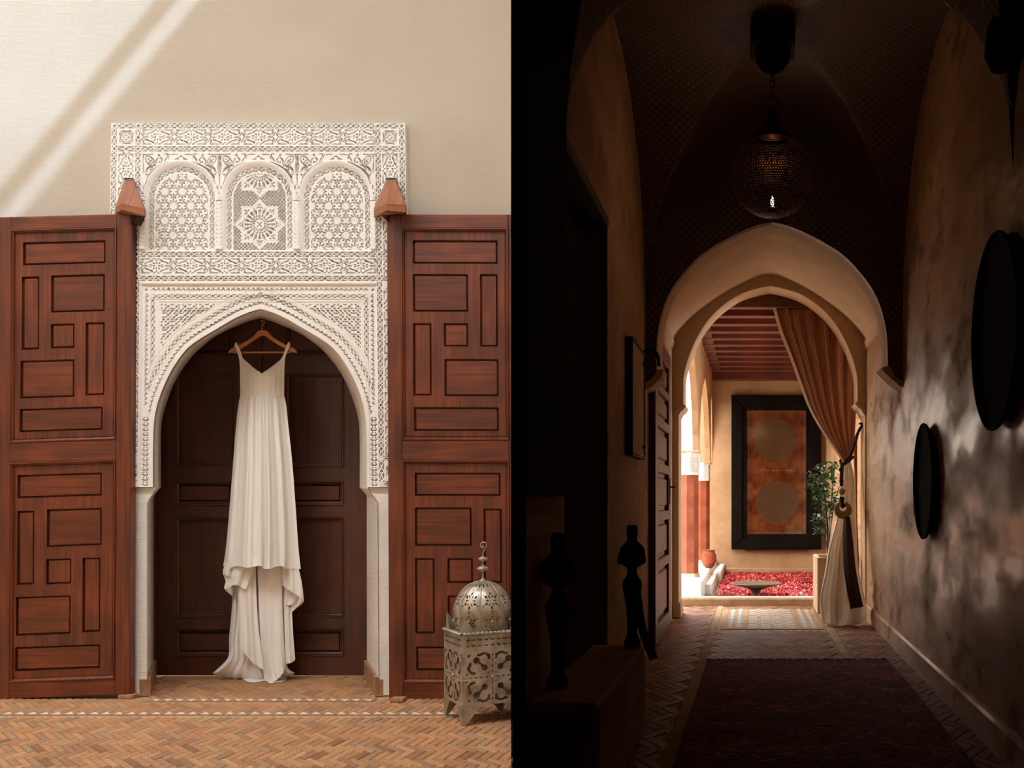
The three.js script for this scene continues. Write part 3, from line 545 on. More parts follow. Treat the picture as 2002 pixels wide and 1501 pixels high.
{
  const L = 0.0765, W = 0.0255, SH = -0.47, shapes = [0, 1].map((k) => paver(L, W, 0.012, (k ? -1 : 1) * Math.PI / 4, 0, SH)), list = [];
  chevron(-5.2, 0.4, 3.15, 5.12, L, W, (x, d, k) => {
    const [px, py] = project(x, 0, d);
    if (px < -45 || px > 1012 || py > 1525) return;
    if (d > D - 0.03) { const t = (d - D) / ND, a = lerp(287, 300, t), b = lerp(740, 717.5, t); if (px < a + 4 || px > b - 4) return; }
    if (d < D && d > D - 0.02 && (px < 287 || px > 740)) return;
    if (Math.abs(py - 1393.5) < 5.2 && d < D) return;         // the course of small triangles
    if (Math.abs(py - 1368) < 5 && px > 285 && px < 735) return;
    list.push([x, d, k, py]);
  }, SH);
  list.sort((a, b) => b[3] - a[3]);
  const rest = [];
  list.forEach(([x, d, k], i) => {
    const y = rr(-0.0009, 0.0005), m = brickMats[Math.floor(Math.pow(rnd(), 1.35) * brickMats.length)];
    if (i < 290) { const b = finish(new THREE.Mesh(shapes[k], m)); b.name = i ? 'brick_' + String(i).padStart(3, '0') : 'brick'; b.position.set(x, y, -d + 4); floor.add(b); }
    else { const g = shapes[k].clone(); g.translate(x, y, -d); (rest[brickMats.indexOf(m) >> 1] ??= []).push(g); }
  });
  const farStuff = merged(rest.flat().filter(Boolean));
  // the far pavers, too many to be parts, stay one piece with the tone of each on its corners
  const col = new Float32Array(farStuff.attributes.position.count * 3), per = shapes[0].attributes.position.count;
  for (let i = 0; i < col.length / 3; i += per) { const c = new THREE.Color(['#c08e63', '#b07f58', '#a17656', '#b27f56', '#bb885d', '#a98867'][Math.floor(rnd() * 6)]); for (let j = i; j < i + per; j++) c.toArray(col, j * 3); }
  farStuff.setAttribute('color', new THREE.BufferAttribute(col, 3));
  part(floor, 'brick_paving', farStuff, std({ vertexColors: true, roughness: 0.75 }), { kind: 'stuff' });
  // two courses of white triangular tiles
  const course = new MB(), z1 = EYE * F / (1393.5 - PY), z2 = EYE * F / (1368 - PY);
  course.box(-3.6, -1.0, -0.012, -0.0008, -z1 - 0.03, -z1 + 0.034); course.box(at(290, 0, z2).x, at(733, 0, z2).x, -0.012, -0.0008, -z2 - 0.03, -z2 + 0.03);
  part(floor, 'border_course', course.geo(), M.terracotta);
  const tri = (w, dz) => { const m = new MB(), e = 0.0235 * dz, a = V(-w - SH * e, 0, e), b = V(w - SH * e, 0, e), c = V(SH * e, 0, -e), d = V(0, -0.006, 0); m.tri(a, b, c); for (const [p, q] of [[a, b], [b, c], [c, a]]) m.quad(p, q, q.clone().add(d), p.clone().add(d)); return m.geo(); };
  const up = tri(0.0195, 1), down = tri(0.0195, -1); let n = 0;
  const put = (g, px, d) => { const m = finish(new THREE.Mesh(g, M.tile)); m.name = n ? 'triangle_tile_' + String(n).padStart(3, '0') : 'triangle_tile'; n++; const p = at(px, 0, d); m.position.set(p.x + rr(-0.002, 0.002), 0.0006, -d + 4); m.scale.x = rr(0.88, 1.08); floor.add(m); };
  for (let px = -8; px < 1000; px += 24.1) put(up, px, z1);
  for (let px = 306; px < 730; px += 23) put(down, px, z2);
}

// ================================================================ FOLDED-BACK DOOR LEAVES
function roundRect(x0, y0, x1, y1, r, tilt) { const p = []; for (const [cx, cy, a0] of [[x1 - r, y0 + r, -90], [x1 - r, y1 - r, 0], [x0 + r, y1 - r, 90], [x0 + r, y0 + r, 180]]) for (let k = 0; k <= 4; k++) { const a = (a0 + k * 22.5) * Math.PI / 180; p.push(tilt([cx + Math.cos(a) * r, cy + Math.sin(a) * r])); } return p; }
function raisedPanel(x0, y0, x1, y1, d, tilt, marg = 5.2, bev = 2.6, low = 0.030, high = 0.014) { // a sunk margin and a raised field
  const f = (x, y, o) => { const [a, b] = tilt([x, y]), q = at(a, b, d + o * 0.65); q.z = -d - o; return q; }, m = new MB();
  const ring = (e, o) => [f(x0 + e, y0 + e, o), f(x1 - e, y0 + e, o), f(x1 - e, y1 - e, o), f(x0 + e, y1 - e, o)];
  const A = ring(-2, low), B = ring(marg, low), C = ring(marg + 0.8, low - (low - high) * 0.4), E = ring(marg + bev, high);
  for (let i = 0; i < 4; i++) { const j = (i + 1) % 4; m.quad(A[i], B[i], B[j], A[j]); m.quad(B[i], C[i], C[j], B[j]); m.quad(C[i], E[i], E[j], C[j]); }
  m.quad(E[3], E[2], E[1], E[0]); return m;
}
const frameRing = (x0, y0, x1, y1, d, o, tilt, prof) => { // a mitred moulding: prof is [inset, height towards the eye] from outside in
  const f = (x, y, h) => { const [a, b] = tilt([x, y]), q = at(a, b, d); q.z += h - o; return q; }, m = new MB();
  const R = prof.map(([e, h]) => [f(x0 + e, y0 + e, h), f(x1 - e, y0 + e, h), f(x1 - e, y1 - e, h), f(x0 + e, y1 - e, h)]);
  for (let k = 1; k < R.length; k++) for (let i = 0; i < 4; i++) { const j = (i + 1) % 4; m.quad(R[k - 1][i], R[k][i], R[k][j], R[k - 1][j]); }
  return m;
};
function bigLeaf(name, label, X, upper, lower, tilt, d) {
  const t = thing(name, label, 'door', V(at((X[0] + X[3]) / 2, 0, d).x, 0.015, -d), undefined, 'structure');
  const piece = (n, x0, y0, x1, y1, o, th, turn, c = 1) => { const m = slab([[x0, y0], [x1, y0], [x1, y1], [x0, y1]].map(tilt), d + o, th, [], 0.004 * c, turn); part(t, n, m, M.wood); };
  const [x0, x1, x2, x3, topY, botY] = X;
  piece('stile', x0, topY, x1, botY, 0, 0.045, 0); piece('stile', x2, topY, x3, botY, 0, 0.045, 0);
  piece('rail', x1, topY, x2, upper.frame[1], 0, 0.045, 1); piece('rail', x1, upper.frame[3], x2, lower.frame[1], 0, 0.045, 1); piece('rail', x1, lower.frame[3], x2, botY, 0, 0.045, 1);
  for (const h of [upper, lower]) {
    const [a, b, c, e] = h.frame, sx0 = h === upper ? x1 : x1, sx1 = x2;
    part(t, 'moulding', frameRing(sx0 - 0.5, b - 0.5, sx1 + 0.5, e + 0.5, d, 0, tilt, [[0, -0.002], [0.5, 0.005], [2.2, 0.006], [3.6, -0.001], [5.2, -0.004], [6.4, -0.014]]).geo(0, 0.6), M.wood);
    part(t, 'lattice', slab([[sx0 + 4, b + 4], [sx1 - 4, b + 4], [sx1 - 4, e - 4], [sx0 + 4, e - 4]].map(tilt), d + 0.012, 0.024, h.panels.map(([p, q, r, s]) => roundRect(p, q, r, s, 5, tilt)), 0.008, 0), M.wood);
    for (const [p, q, r, s] of h.panels) part(t, 'panel', raisedPanel(p, q, r, s, d, tilt).geo(r - p > s - q ? 1 : 0), M.wood);
  }
  const bk = slab([[x0 + 2, topY + 2], [x3 - 2, topY + 2], [x3 - 2, botY - 2], [x0 + 2, botY - 2]].map(tilt), d + 0.037, 0.006); part(t, 'back_board', bk, M.woodDark);
  return t;
}
const DL = D - 0.066;
bigLeaf('door_1', 'reddish brown panelled door leaf folded back beside the white doorway, under the sun streak', [-12, 21, 228, 257, 420.5, 1362],
  { frame: [22, 447, 228, 862], panels: [[42, 468, 210, 520], [40, 535, 81, 685], [97, 534, 209, 614], [97, 629, 150, 684], [165, 628, 209, 778], [38, 699, 150, 780], [37, 793, 206, 846]] },
  { frame: [16, 902, 225, 1330], panels: [[33, 922, 205, 975], [33, 992, 73, 1144], [91, 991, 205, 1072], [90, 1088, 146, 1145], [161, 1088, 203, 1241], [31, 1160, 145, 1243], [30, 1258, 203, 1312]] },
  ([x, y]) => [x - (y - 420) * 0.0045, y - (x - 125) * lerp(0.027, 0.038, (y - 420) / 940)], DL);
bigLeaf('door_2', 'reddish brown panelled door leaf folded back behind the silver lantern', [756, 784, 993, 1001.5, 418.5, 1368],
  { frame: [784, 446, 993, 860], panels: [[803, 466, 976, 519], [803, 532, 918, 613], [934, 532, 976, 681], [803, 628, 846, 777], [863, 628, 918, 681], [864, 698, 977, 778], [804, 792, 977, 846]] },
  { frame: [784, 900, 993, 1334], panels: [[805, 920, 980, 973], [805, 988, 923, 1071], [939, 990, 982, 1143], [805, 1087, 850, 1242], [868, 1087, 925, 1143], [868, 1160, 984, 1244], [806, 1260, 984, 1314]] },
  ([x, y]) => [x + (y - 420) * 0.0045, y + (x - 875) * 0.002], DL);
// turned-down wooden hoods over the upper door pivots, each with its iron
for (const [name, label, P0, T0, iron] of [
  ['pivot_hood', 'tapering wooden hood over the door pivot, on the sunlit side of the plasterwork', [[225.5, 404, 417, 4.565], [238, 398, 410, 4.44], [281, 407, 421, 4.44], [285, 411, 424, 4.565]], [[243, 352, 4.565], [246, 351, 4.5], [259, 351, 4.5], [262, 353, 4.565]], [[254, 412], [270, 412], [268, 424], [262, 436], [254, 430]]],
  ['pivot_hood', 'tapering wooden hood over the door pivot, above the door leaf behind the lantern', [[731, 407, 424, 4.565], [756, 398, 411, 4.43], [793, 401, 415, 4.44], [795, 403, 417, 4.565]], [[755, 352, 4.565], [758, 351, 4.5], [772, 351, 4.5], [775, 352, 4.565]], [[744, 414], [757, 414], [757, 432], [748, 424]]]]) {
  const t = thing(name, label, 'hood', at(P0[1][0], 420, D));
  const u = P0.map(([x, y, , d]) => at(x, y, d)), w = P0.map(([x, , y, d]) => at(x, y, d)), tp = T0.map(([x, y, d]) => at(x, y, d));
  const m = new MB(); for (let i = 0; i < 3; i++) m.quad(tp[i], tp[i + 1], u[i + 1], u[i]); m.quad(tp[0], tp[3], tp[2], tp[1]); m.quad(u[0], u[3], tp[3], tp[0]); part(t, 'hood_body', m.geo(0), M.cone);
  const f = new MB(); const ex = (p, q) => p.clone().add(V(q, 0, 0.004)); for (let i = 0; i < 3; i++) f.quad(u[i], u[i + 1], w[i + 1], w[i]); f.quad(w[0], w[1], w[2], w[3]); f.quad(u[0], w[0], w[3], u[3]); part(t, 'fascia', f.geo(1), M.cone);
  const r = new MB(); const tt = T0.map(([x, y, d]) => at(x, y - 2.6, d)); const o = (a, k) => a.map((p, i) => p.clone().add(V((i < 2 ? -1 : 1) * k, 0, i === 1 || i === 2 ? k : 0))); const lo = o(tp, 0.003), hi = o(tt, 0.003); for (let i = 0; i < 3; i++) r.quad(hi[i], hi[i + 1], lo[i + 1], lo[i]); r.quad(hi[0], hi[3], hi[2], hi[1]); part(t, 'cap', r.geo(), M.bracket);
  part(t, 'pivot_iron', slab(iron, D - 0.085, 0.08, [], 0.004), M.bracket);
}
for (const [x0, x1, y, label] of [[230, 258, 1362, 'small wooden floor socket under the door leaf by the sunlit wall'], [762, 788, 1369, 'small wooden floor socket under the door leaf behind the lantern']]) {
  const d = EYE * F / (y + 4 - PY), a = at(x0, 0, d), b = at(x1, 0, d); solo('door_socket', new MB().box(a.x, b.x, 0, 0.018, -d - 0.05, -d, 0.003).geo(1), M.terracotta, label, 'door socket');
}
// ---- the pair of closed doors inside the recess
{
  const d = DB + 0.02, t = thing('door_3', 'closed dark brown double door inside the pointed doorway, behind the hanging white dress', 'door', V(at(507, 0, d).x, 0.003, -d), undefined, 'structure'), id = (p) => p;
  const bot = PY + (EYE - 0.004) * F / d, S = 0;
  for (const [x0, x1, a, b] of [[290, 506.6, 342, 456], [507.4, 726, 557, 672]]) {
    const H = [[610, 694], [730, 912], [940, 987], [1010, 1206], [1228, 1281]].map(([p, q]) => [a, p, b, q]);
    const leaf = part(t, 'leaf_frame', slab([[x0, 596], [x1, 596], [x1, bot], [x0, bot]], d, 0.045, H.map(([p, q, r, s]) => [[p, q], [r, q], [r, s], [p, s]]), 0.004, 0), M.woodDark);
    H.forEach(([p, q, r, s], i) => {
      part(t, 'moulding', frameRing(p - 1, q - 1, r + 1, s + 1, d, 0, id, [[0, 0.001], [0.8, 0.007], [3, 0.006], [4.5, -0.004], [7, -0.008], [8, -0.02]]).geo(0, 0.6), M.woodDark);
      if (i % 2 === 1) { // tall panels: boards side by side
        const n = 4; for (let k = 0; k < n; k++) { const u = lerp(p + 2, r - 2, k / n) + (k ? rr(-3, 3) * 0 : 0), w = lerp(p + 2, r - 2, (k + 1) / n); part(t, 'board', slab([[u, q + 2], [w, q + 2], [w, s - 2], [u, s - 2]], d + 0.018 + (k % 2) * 0.0006, 0.012, [], 0.0012, 0), M.woodDark); }
      } else part(t, 'panel', raisedPanel(p + 3, q + 3, r - 3, s - 3, d, id, 5, 2.2, 0.024, 0.014).geo(1), M.woodDark);
    });
  }
  part(t, 'astragal', slab([[502.5, 596], [510.5, 596], [510.5, bot], [502.5, bot]], d - 0.012, 0.012, [], 0.003), M.woodDark);
  part(t, 'door_jamb', slab([[285, 590], [303, 590], [303, bot], [285, bot]], d - 0.016, 0.016, [], 0.003), M.woodDark);
  part(t, 'door_jamb', slab([[714, 590], [735, 590], [735, bot], [714, bot]], d - 0.016, 0.016, [], 0.003), M.woodDark);
}

// ================================================================ HANGER AND DRESS
const ZD = 4.97;
{
  const t = thing('coat_hanger', 'pale wooden coat hanger hung in the doorway holding the white dress', 'hanger', at(512, 690, ZD));
  const out = [[446, 689.5], [446.6, 685], [451, 680.8], [460, 677.6], [480, 667], [494, 657.5], [501, 649], [508, 644.565], [517, 644.565], [524, 649], [531, 657.5], [545, 666.5], [562, 675.6], [573, 680.4], [578.4, 685.5], [579, 689.8], [571, 688], [561, 684.2], [545, 675], [529, 665], [519, 657.4], [512.5, 655], [506, 657.4], [496, 664.5], [480, 675.5], [464, 685], [455, 688]];
  part(t, 'hanger_arm', slab(out, ZD - 0.008, 0.016, [], 0.004, 1), M.hanger);
  part(t, 'trouser_bar', tube([at(456, 688.6, ZD), at(512, 688.8, ZD), at(569, 688.4, ZD)], 0.0045, 12, 8), M.hanger);
  const h = [[512.5, 645], [512.5, 637], [514.5, 633.5], [517, 631], [516, 627.8], [512.6, 627], [510.2, 629.4]].map(([x, y]) => at(x, y, ZD)); part(t, 'hook', tube(h, 0.0018, 30, 6), M.steel);
  const n = [at(513, 627.6, ZD - 0.006), at(512.8, 626.6, ZD + 0.02), at(512, 625.6, DB + 0.02)]; solo('nail', tube(n, 0.002, 8, 6), M.steel, 'thin steel nail in the dark door holding the coat hanger', 'nail');
}
function curveAt(pts) { const c = new THREE.CatmullRomCurve3(pts.map(([x, y]) => V(x, y, 0)), false, 'centripetal'); return (t) => { const p = c.getPoint(t); return [p.x, p.y]; }; }
function cloth(L, R, nu, nv, depth, hem) {                    // a draped sheet between two edges drawn in the picture; depth(u, v, x, y) in metres
  const l = curveAt(L), r = curveAt(R), h = hem && curveAt(hem);
  return grid(nu, nv, (u, v) => {
    const a = l(v), b = r(v); let x = lerp(a[0], b[0], u), y = lerp(a[1], b[1], u);
    if (h) { const q = h(u), k = sstep(0.7, 1, v); x = lerp(x, q[0], k); y = lerp(y, q[1], k); }
    const d = depth(u, v, x, y); const p = at(x, y, d); if (p.y < 0.003) p.y = 0.003; return p;
  }, (u, v, q) => [u * 0.5, v]);
}
{
  const t = thing('wedding_dress', 'long white sleeveless gown with thin straps hanging from a wooden hanger, train on the floor', 'dress', V(at(512, 0, ZD).x, 0.003, -ZD));
  const wob = (a, b, c) => Math.sin(a * 7.1 + b) * 0.5 + Math.sin(a * 13.7 + c) * 0.3 + Math.sin(a * 23.3 + b * 2) * 0.2;
  // bodice: two halves meeting at the point of the neckline
  const half = (s) => { const side = curveAt(s < 0 ? [[459, 674.5], [463.5, 688], [467, 699], [468.6, 712], [469.4, 735], [469.8, 776]] : [[567.5, 673.5], [562, 687], [557.4, 700], [556.2, 714], [555.6, 735], [555.2, 776]]);
    const inn = curveAt(s < 0 ? [[464.6, 673.4], [470, 686], [475, 699.5], [487, 711], [500, 722], [511.6, 731], [511.8, 748], [512, 776]] : [[561.4, 672.4], [556.4, 686], [550, 700.5], [537, 712], [524, 722], [511.6, 731], [511.8, 748], [512, 776]]);
    return grid(26, 60, (u, v) => { const a = side(v), b = inn(v), x = lerp(a[0], b[0], u), y = lerp(a[1], b[1], u); const w = clamp((x - 469) / 87, 0, 1), k = sstep(690, 735, y); return at(x, y, ZD - 0.022 - k * 0.055 * Math.sin(w * Math.PI) - 0.012 * k * Math.exp(-(((x - (s < 0 ? 492 : 533)) / 12) ** 2) - ((y - 742) / 14) ** 2) + 0.002 * wob(x * 0.09, 1, y * 0.05)); }, (u, v, q) => [u * 0.3, v * 0.3]); };
  part(t, 'bodice', half(-1), M.dress); part(t, 'bodice', half(1), M.dress);
  for (const [x, y] of [[461.6, 674], [564.6, 673]]) part(t, 'strap', tube([at(x - 1.4, y + 4, ZD - 0.022), at(x, y - 1.6, ZD - 0.012), at(x + 0.4, y - 1.8, ZD + 0.008), at(x + 1, y + 8, ZD + 0.022)], 0.0055, 14, 8), M.dress);
  part(t, 'waist_seam', tube([[469.4, 774.5], [490, 776.6], [512, 777], [535, 776.6], [555.6, 774.5]].map(([x, y], i) => at(x, y, ZD - 0.024 - 0.056 * Math.sin(i / 4 * Math.PI))), 0.0022, 30, 6), M.dress);
  // back of the bodice, lower, seen through the neckline only from the side
  part(t, 'bodice_back', cloth([[469, 730], [469.6, 776]], [[556, 730], [555.4, 776]], 24, 8, (u, v) => ZD + 0.01 + 0.03 * Math.sin(u * Math.PI)), M.dress);
  // the skirt's front layer
  const folds = (u, v) => { const s = u * 6.283; return Math.cos(s * 5.5 + 0.6 + 0.9 * Math.sin(s * 0.9)) * 0.55 + Math.cos(s * 9 + 2.1 - v) * 0.3 + 0.9 * Math.exp(-(((u - 0.53) / 0.03) ** 2)) - 0.9 * Math.exp(-(((u - 0.6) / 0.05) ** 2)); };
  part(t, 'skirt', cloth([[469.4, 774], [466.4, 788], [461.4, 830], [456, 900], [448, 1000], [441, 1080], [436, 1107]], [[555.8, 774], [558.6, 786], [563.4, 830], [571, 900], [578.6, 1000], [584, 1080], [588, 1111]], 130, 120,
    (u, v, x, y) => ZD - 0.024 - (0.056 + 0.04 * v) * Math.sin(u * Math.PI) + folds(u, v) * (0.003 + 0.017 * Math.pow(v, 0.7)), [[436, 1106.5], [450, 1109], [462, 1106], [475, 1108], [484, 1109.5], [496, 1107.5], [511, 1106], [514, 1110.5], [527, 1111.5], [540, 1107], [552, 1106.5], [557, 1111], [570, 1111.5], [588, 1112]]), M.dress);
  // the longer back layer and its train, which comes forward over the floor
  const onFloor = (y) => Math.min(5.05, EYE * F / (y - PY));
  part(t, 'train', cloth([[458, 1095], [455.6, 1142], [452, 1206], [448, 1245], [446, 1284], [434, 1300], [416, 1316]], [[566, 1095], [566, 1180], [568, 1240], [562, 1290], [562, 1302], [568, 1311], [577, 1315]], 150, 110,
    (u, v, x, y) => lerp(ZD + 0.035 + 0.014 * Math.cos(u * 30 + 1) * (0.4 + v) + 0.008 * Math.cos(u * 63), onFloor(y), sstep(0.8, 1, v)), [[415.6, 1315], [421, 1320], [432, 1321], [443, 1326.4], [452, 1325.4], [462, 1328.6], [470, 1326.6], [476, 1329.5], [486, 1334], [495, 1335], [508, 1333.6], [518, 1331.6], [523, 1333], [528.4, 1336.6], [540, 1334.4], [552, 1333.4], [559.5, 1330], [560, 1324.565], [566, 1321], [571, 1319.6], [577, 1314.565]]), M.dress);
  const drop = (L, R, hem, dz, nu = 50, nv = 60, amp = 0.007, ph = 0) => part(t, 'drape', cloth(L, R, nu, nv, (u, v, x, y) => ZD + dz - 0.014 * Math.sin(u * Math.PI) + amp * Math.cos(u * 13 + ph + v * 1.4) * (0.4 + v), hem), M.dress);
  drop([[462, 1098], [464, 1150], [467, 1220], [468.4, 1265]], [[500, 1098], [502, 1180], [507, 1240], [515, 1309]], [[468.4, 1265], [475, 1275], [486, 1286], [496, 1297.4], [503, 1302], [515.4, 1309.6]], -0.012, 50, 70, 0.009, 1);
  drop([[503, 1098], [507, 1200], [512, 1290], [517.4, 1332]], [[551.5, 1098], [552.4, 1200], [556, 1268], [558.6, 1302]], [[517.4, 1332.6], [527, 1333], [540, 1329.5], [545, 1325], [553, 1316], [558.6, 1302]], -0.005, 60, 80, 0.007, 4);
  drop([[445, 1096], [436.4, 1121], [441, 1136], [438.6, 1151]], [[501, 1098], [493, 1122], [486, 1140], [481.6, 1152.6]], [[438.6, 1151], [449, 1148.6], [457, 1142.4], [465, 1143], [473, 1149], [481.6, 1152.6]], -0.03, 44, 40, 0.008, 2);
  drop([[440, 1140], [439, 1151], [452.6, 1164]], [[462, 1140], [461, 1144], [456, 1166]], null, 0.012, 20, 24, 0.004, 0);
  drop([[444, 1096], [436.4, 1112], [435.4, 1122]], [[455, 1098], [452, 1112], [449, 1128]], [[435.4, 1122], [442, 1124.4], [449, 1128]], -0.042, 20, 20, 0.004, 5);
  drop([[551, 1098], [552, 1120], [552.6, 1144]], [[580, 1096], [590.4, 1140], [594, 1171.6]], [[552.6, 1144], [560, 1150.4], [568, 1155], [577, 1161], [584.4, 1165.6], [594, 1172]], -0.025, 50, 46, 0.007, 3);
  drop([[553.4, 1138], [553, 1160], [553.6, 1188.6]], [[589, 1150], [593.4, 1172], [571, 1196]], [[553.6, 1188.6], [558, 1185], [566, 1181], [571, 1196]], 0.012, 40, 40, 0.005, 1);
  drop([[584, 1162], [585, 1166], [579, 1187]], [[592, 1168], [594.4, 1174], [571.4, 1196.4]], null, -0.008, 16, 20, 0.003, 1);
  drop([[554, 1180], [556, 1250], [559.4, 1297.6]], [[570.4, 1188], [572.6, 1232], [577.4, 1289]], [[559.4, 1297.6], [566, 1296.4], [572, 1294], [577.4, 1289]], 0.015, 36, 60, 0.008, 2);
}

// ================================================================ PIERCED LANTERN
function maskOf(w, h, draw) { // paints holes, gives back solid(u, v)
  const c = document.createElement('canvas'); const S = 3; c.width = w * S; c.height = h * S; const x = c.getContext('2d'); x.scale(S, S); x.fillStyle = '#fff'; x.fillRect(0, 0, w, h); x.fillStyle = x.strokeStyle = '#000'; draw(x, w, h);
  const d = x.getImageData(0, 0, w * S, h * S).data; w *= S; h *= S; return (u, v) => d[(clamp(Math.floor((1 - v) * h), 0, h - 1) * w + clamp(Math.floor(u * w), 0, w - 1)) * 4] > 128;
}
{
  const s = 0.24, hs = s / 2, C = V((944 - PX) * 4.13 / F, 0, -4.13), turn = 33 * Math.PI / 180;
  const t = thing('floor_lantern', 'large silver pierced metal lantern with a domed top standing on the brick floor', 'lantern', C);
  const cs = Math.cos(turn), sn = Math.sin(turn), W = (x, y, z) => V(C.x + x * cs + z * sn, y, C.z - x * sn + z * cs);
  const y0 = 0.075, y1 = 0.352, H = y1 - y0;
  const ctxHole = (x, pts) => { x.beginPath(); pts.forEach(([a, b], i) => (i ? x.lineTo(a, b) : x.moveTo(a, b))); x.closePath(); x.fill(); };
  const side = maskOf(360, 420, (x, w, h) => {
    const dotp = (a, b, r) => { x.beginPath(); x.arc(a, b, r, 0, 7); x.fill(); };
    for (let r = 0; r < 2; r++) for (let i = 0; i < 9; i++) { const a = 30 + i * 37.5, b = 28 + r * 34; ctxHole(x, [[a - 14, b - 6], [a, b + 2], [a + 14, b - 6], [a + 10, b + 8], [a - 10, b + 8]]); }
    const cy = 255, q = (sx, sy) => { x.save(); x.translate(180, cy); x.scale(sx, sy);
      dotp(48, 58, 19); dotp(96, 102, 20); x.lineWidth = 13; x.beginPath(); x.moveTo(48, 58); x.lineTo(96, 102); x.stroke();
      x.lineWidth = 15; x.beginPath(); x.arc(112, 58, 30, -1.9, 1.0); x.stroke(); x.beginPath(); x.arc(52, 112, 30, 0.5, 3.4); x.stroke(); dotp(134, 86, 9); dotp(84, 134, 9);
      ctxHole(x, [[30, 26], [42, 36], [36, 22]]); ctxHole(x, [[150, 140], [128, 138], [148, 118]]); ctxHole(x, [[20, 20], [30, 34], [14, 30]]); dotp(18, 130, 6); dotp(152, 22, 6); x.restore(); };
    q(1, 1); q(-1, 1); q(1, -1); q(-1, -1);
    for (const a of [0, Math.PI / 2, Math.PI, -Math.PI / 2]) { x.save(); x.translate(180, cy); x.rotate(a); for (const u of [34, 66, 98, 130]) ctxHole(x, [[u - 14, 0], [u, -5], [u + 14, 0], [u, 5]]); x.restore(); }
  });
  const N = 180, sheet = (f) => grid(N, Math.round(N * 1.16), f, (u, v) => [u * s, v * H], side);
  part(t, 'side_panel', sheet((u, v) => W((u - 0.5) * s, y0 + v * H, hs)), M.silver);
  part(t, 'side_panel', sheet((u, v) => W(-hs, y0 + v * H, (u - 0.5) * s)), M.silver);
  part(t, 'side_panel', sheet((u, v) => W(hs, y0 + v * H, (0.5 - u) * s)), M.silver);
  part(t, 'side_panel', sheet((u, v) => W((0.5 - u) * s, y0 + v * H, -hs)), M.silver);
  for (const [a, b] of [[-1, 1], [1, 1], [1, -1], [-1, -1]]) { // corner posts running down into splayed feet
    const m = new MB(), e = 0.016, X = a * (hs + 0.001), Z = b * (hs + 0.001);
    m.quad(W(X, y1, Z), W(X - a * e, y1, Z), W(X - a * e, y0 - 0.01, Z), W(X, y0 - 0.01, Z)); m.quad(W(X, y1, Z), W(X, y1, Z - b * e), W(X, y0 - 0.01, Z - b * e), W(X, y0 - 0.01, Z));
    part(t, 'corner_post', m.geo(), M.silver);
    const g = new MB(); const P = (x, y, z) => W(X - a * x, y, Z - b * z);
    g.quad(P(0, y0, 0), P(0.075, y0, 0), P(0.014, 0, 0), P(0, 0, 0)); g.quad(P(0, y0, 0), P(0, y0, 0.075), P(0, 0, 0.014), P(0, 0, 0)); g.quad(P(0.003, y0, 0.003), P(0.075, y0, 0.003), P(0.014, 0, 0.003), P(0.003, 0, 0.003));
    part(t, 'foot', g.geo(), M.silver);
    const k = new MB(); const Q = (x, y, z) => W(a * (hs - 0.006) - a * x, y, b * (hs - 0.006) - b * z), top = 0.072; // upright corner cusps
    k.tri(Q(0, y1, 0), Q(0.052, y1, 0), Q(0.002, y1 + top, 0)); k.tri(Q(0, y1, 0), Q(0, y1, 0.052), Q(0, y1 + top, 0.002)); k.tri(Q(0.003, y1, 0.003), Q(0.052, y1, 0.003), Q(0.003, y1 + top, 0.003));
    part(t, 'cusp', k.geo(), M.silver);
  }
  { // twisted rim round the top, and the bottom rail
    const r = 0.0085; for (const [a, b, c, d] of [[-1, 1, 1, 1], [1, 1, 1, -1], [1, -1, -1, -1], [-1, -1, -1, 1]]) {
      const A = W(a * hs, y1, b * hs), B = W(c * hs, y1, d * hs), dir = B.clone().sub(A).normalize(), n = V(-dir.z, 0, dir.x);
      part(t, 'rope_rim', grid(110, 10, (u, v) => { const ph = v * Math.PI * 2, R = r * (0.82 + 0.26 * Math.cos(2 * ph + u * 2 * Math.PI * 14)); return A.clone().lerp(B, u).addScaledVector(n, Math.cos(ph) * R).add(V(0, Math.sin(ph) * R + 0.003, 0)); }), M.silver);
    }
    part(t, 'top_plate', (() => { const m = new MB(); const c = [W(-hs, y1, hs), W(hs, y1, hs), W(hs, y1, -hs), W(-hs, y1, -hs)]; m.quad(c[0], c[1], c[2], c[3]); return m.geo(); })(), M.silver);
    part(t, 'base_plate', (() => { const m = new MB(); const c = [W(-hs, y0, hs), W(hs, y0, hs), W(hs, y0, -hs), W(-hs, y0, -hs)]; m.quad(c[0], c[1], c[2], c[3]); return m.geo(); })(), M.silver);
  }
  for (const f of [(x, y, z) => W(x, y, hs + z), (x, y, z) => W(-hs - z, y, x)]) { const c = f(0, y0 + H * 0.393, 0); const g = new THREE.SphereGeometry(0.0075, 14, 10); g.translate(c.x, c.y, c.z); part(t, 'boss', g, M.silver); }
  { const a = W(-hs + 0.002, y0 + H * 0.36, hs + 0.004), m = new MB(); part(t, 'latch', merged([tube([a.clone().add(V(-0.012, 0.003, 0)), a.clone().add(V(0.008, 0.004, 0.004)), a.clone().add(V(0.03, 0.002, 0))], 0.0022, 8, 6), tube([a.clone().add(V(0.004, 0, 0.004)), a.clone().add(V(0.012, -0.026, 0.006))], 0.003, 6, 6)]), M.silver); }
  // the dome of eight pierced gores
  const prof = smoothTab([[0.106, 0.0], [0.112, 0.02], [0.1175, 0.05], [0.117, 0.08], [0.108, 0.115], [0.09, 0.15], [0.062, 0.178], [0.03, 0.192], [0.012, 0.196]], 60);
  const pr = (v) => { const k = v * (prof.length - 1), i = Math.min(prof.length - 2, Math.floor(k)); return [lerp(prof[i][0], prof[i + 1][0], k - i), lerp(prof[i][1], prof[i + 1][1], k - i)]; };
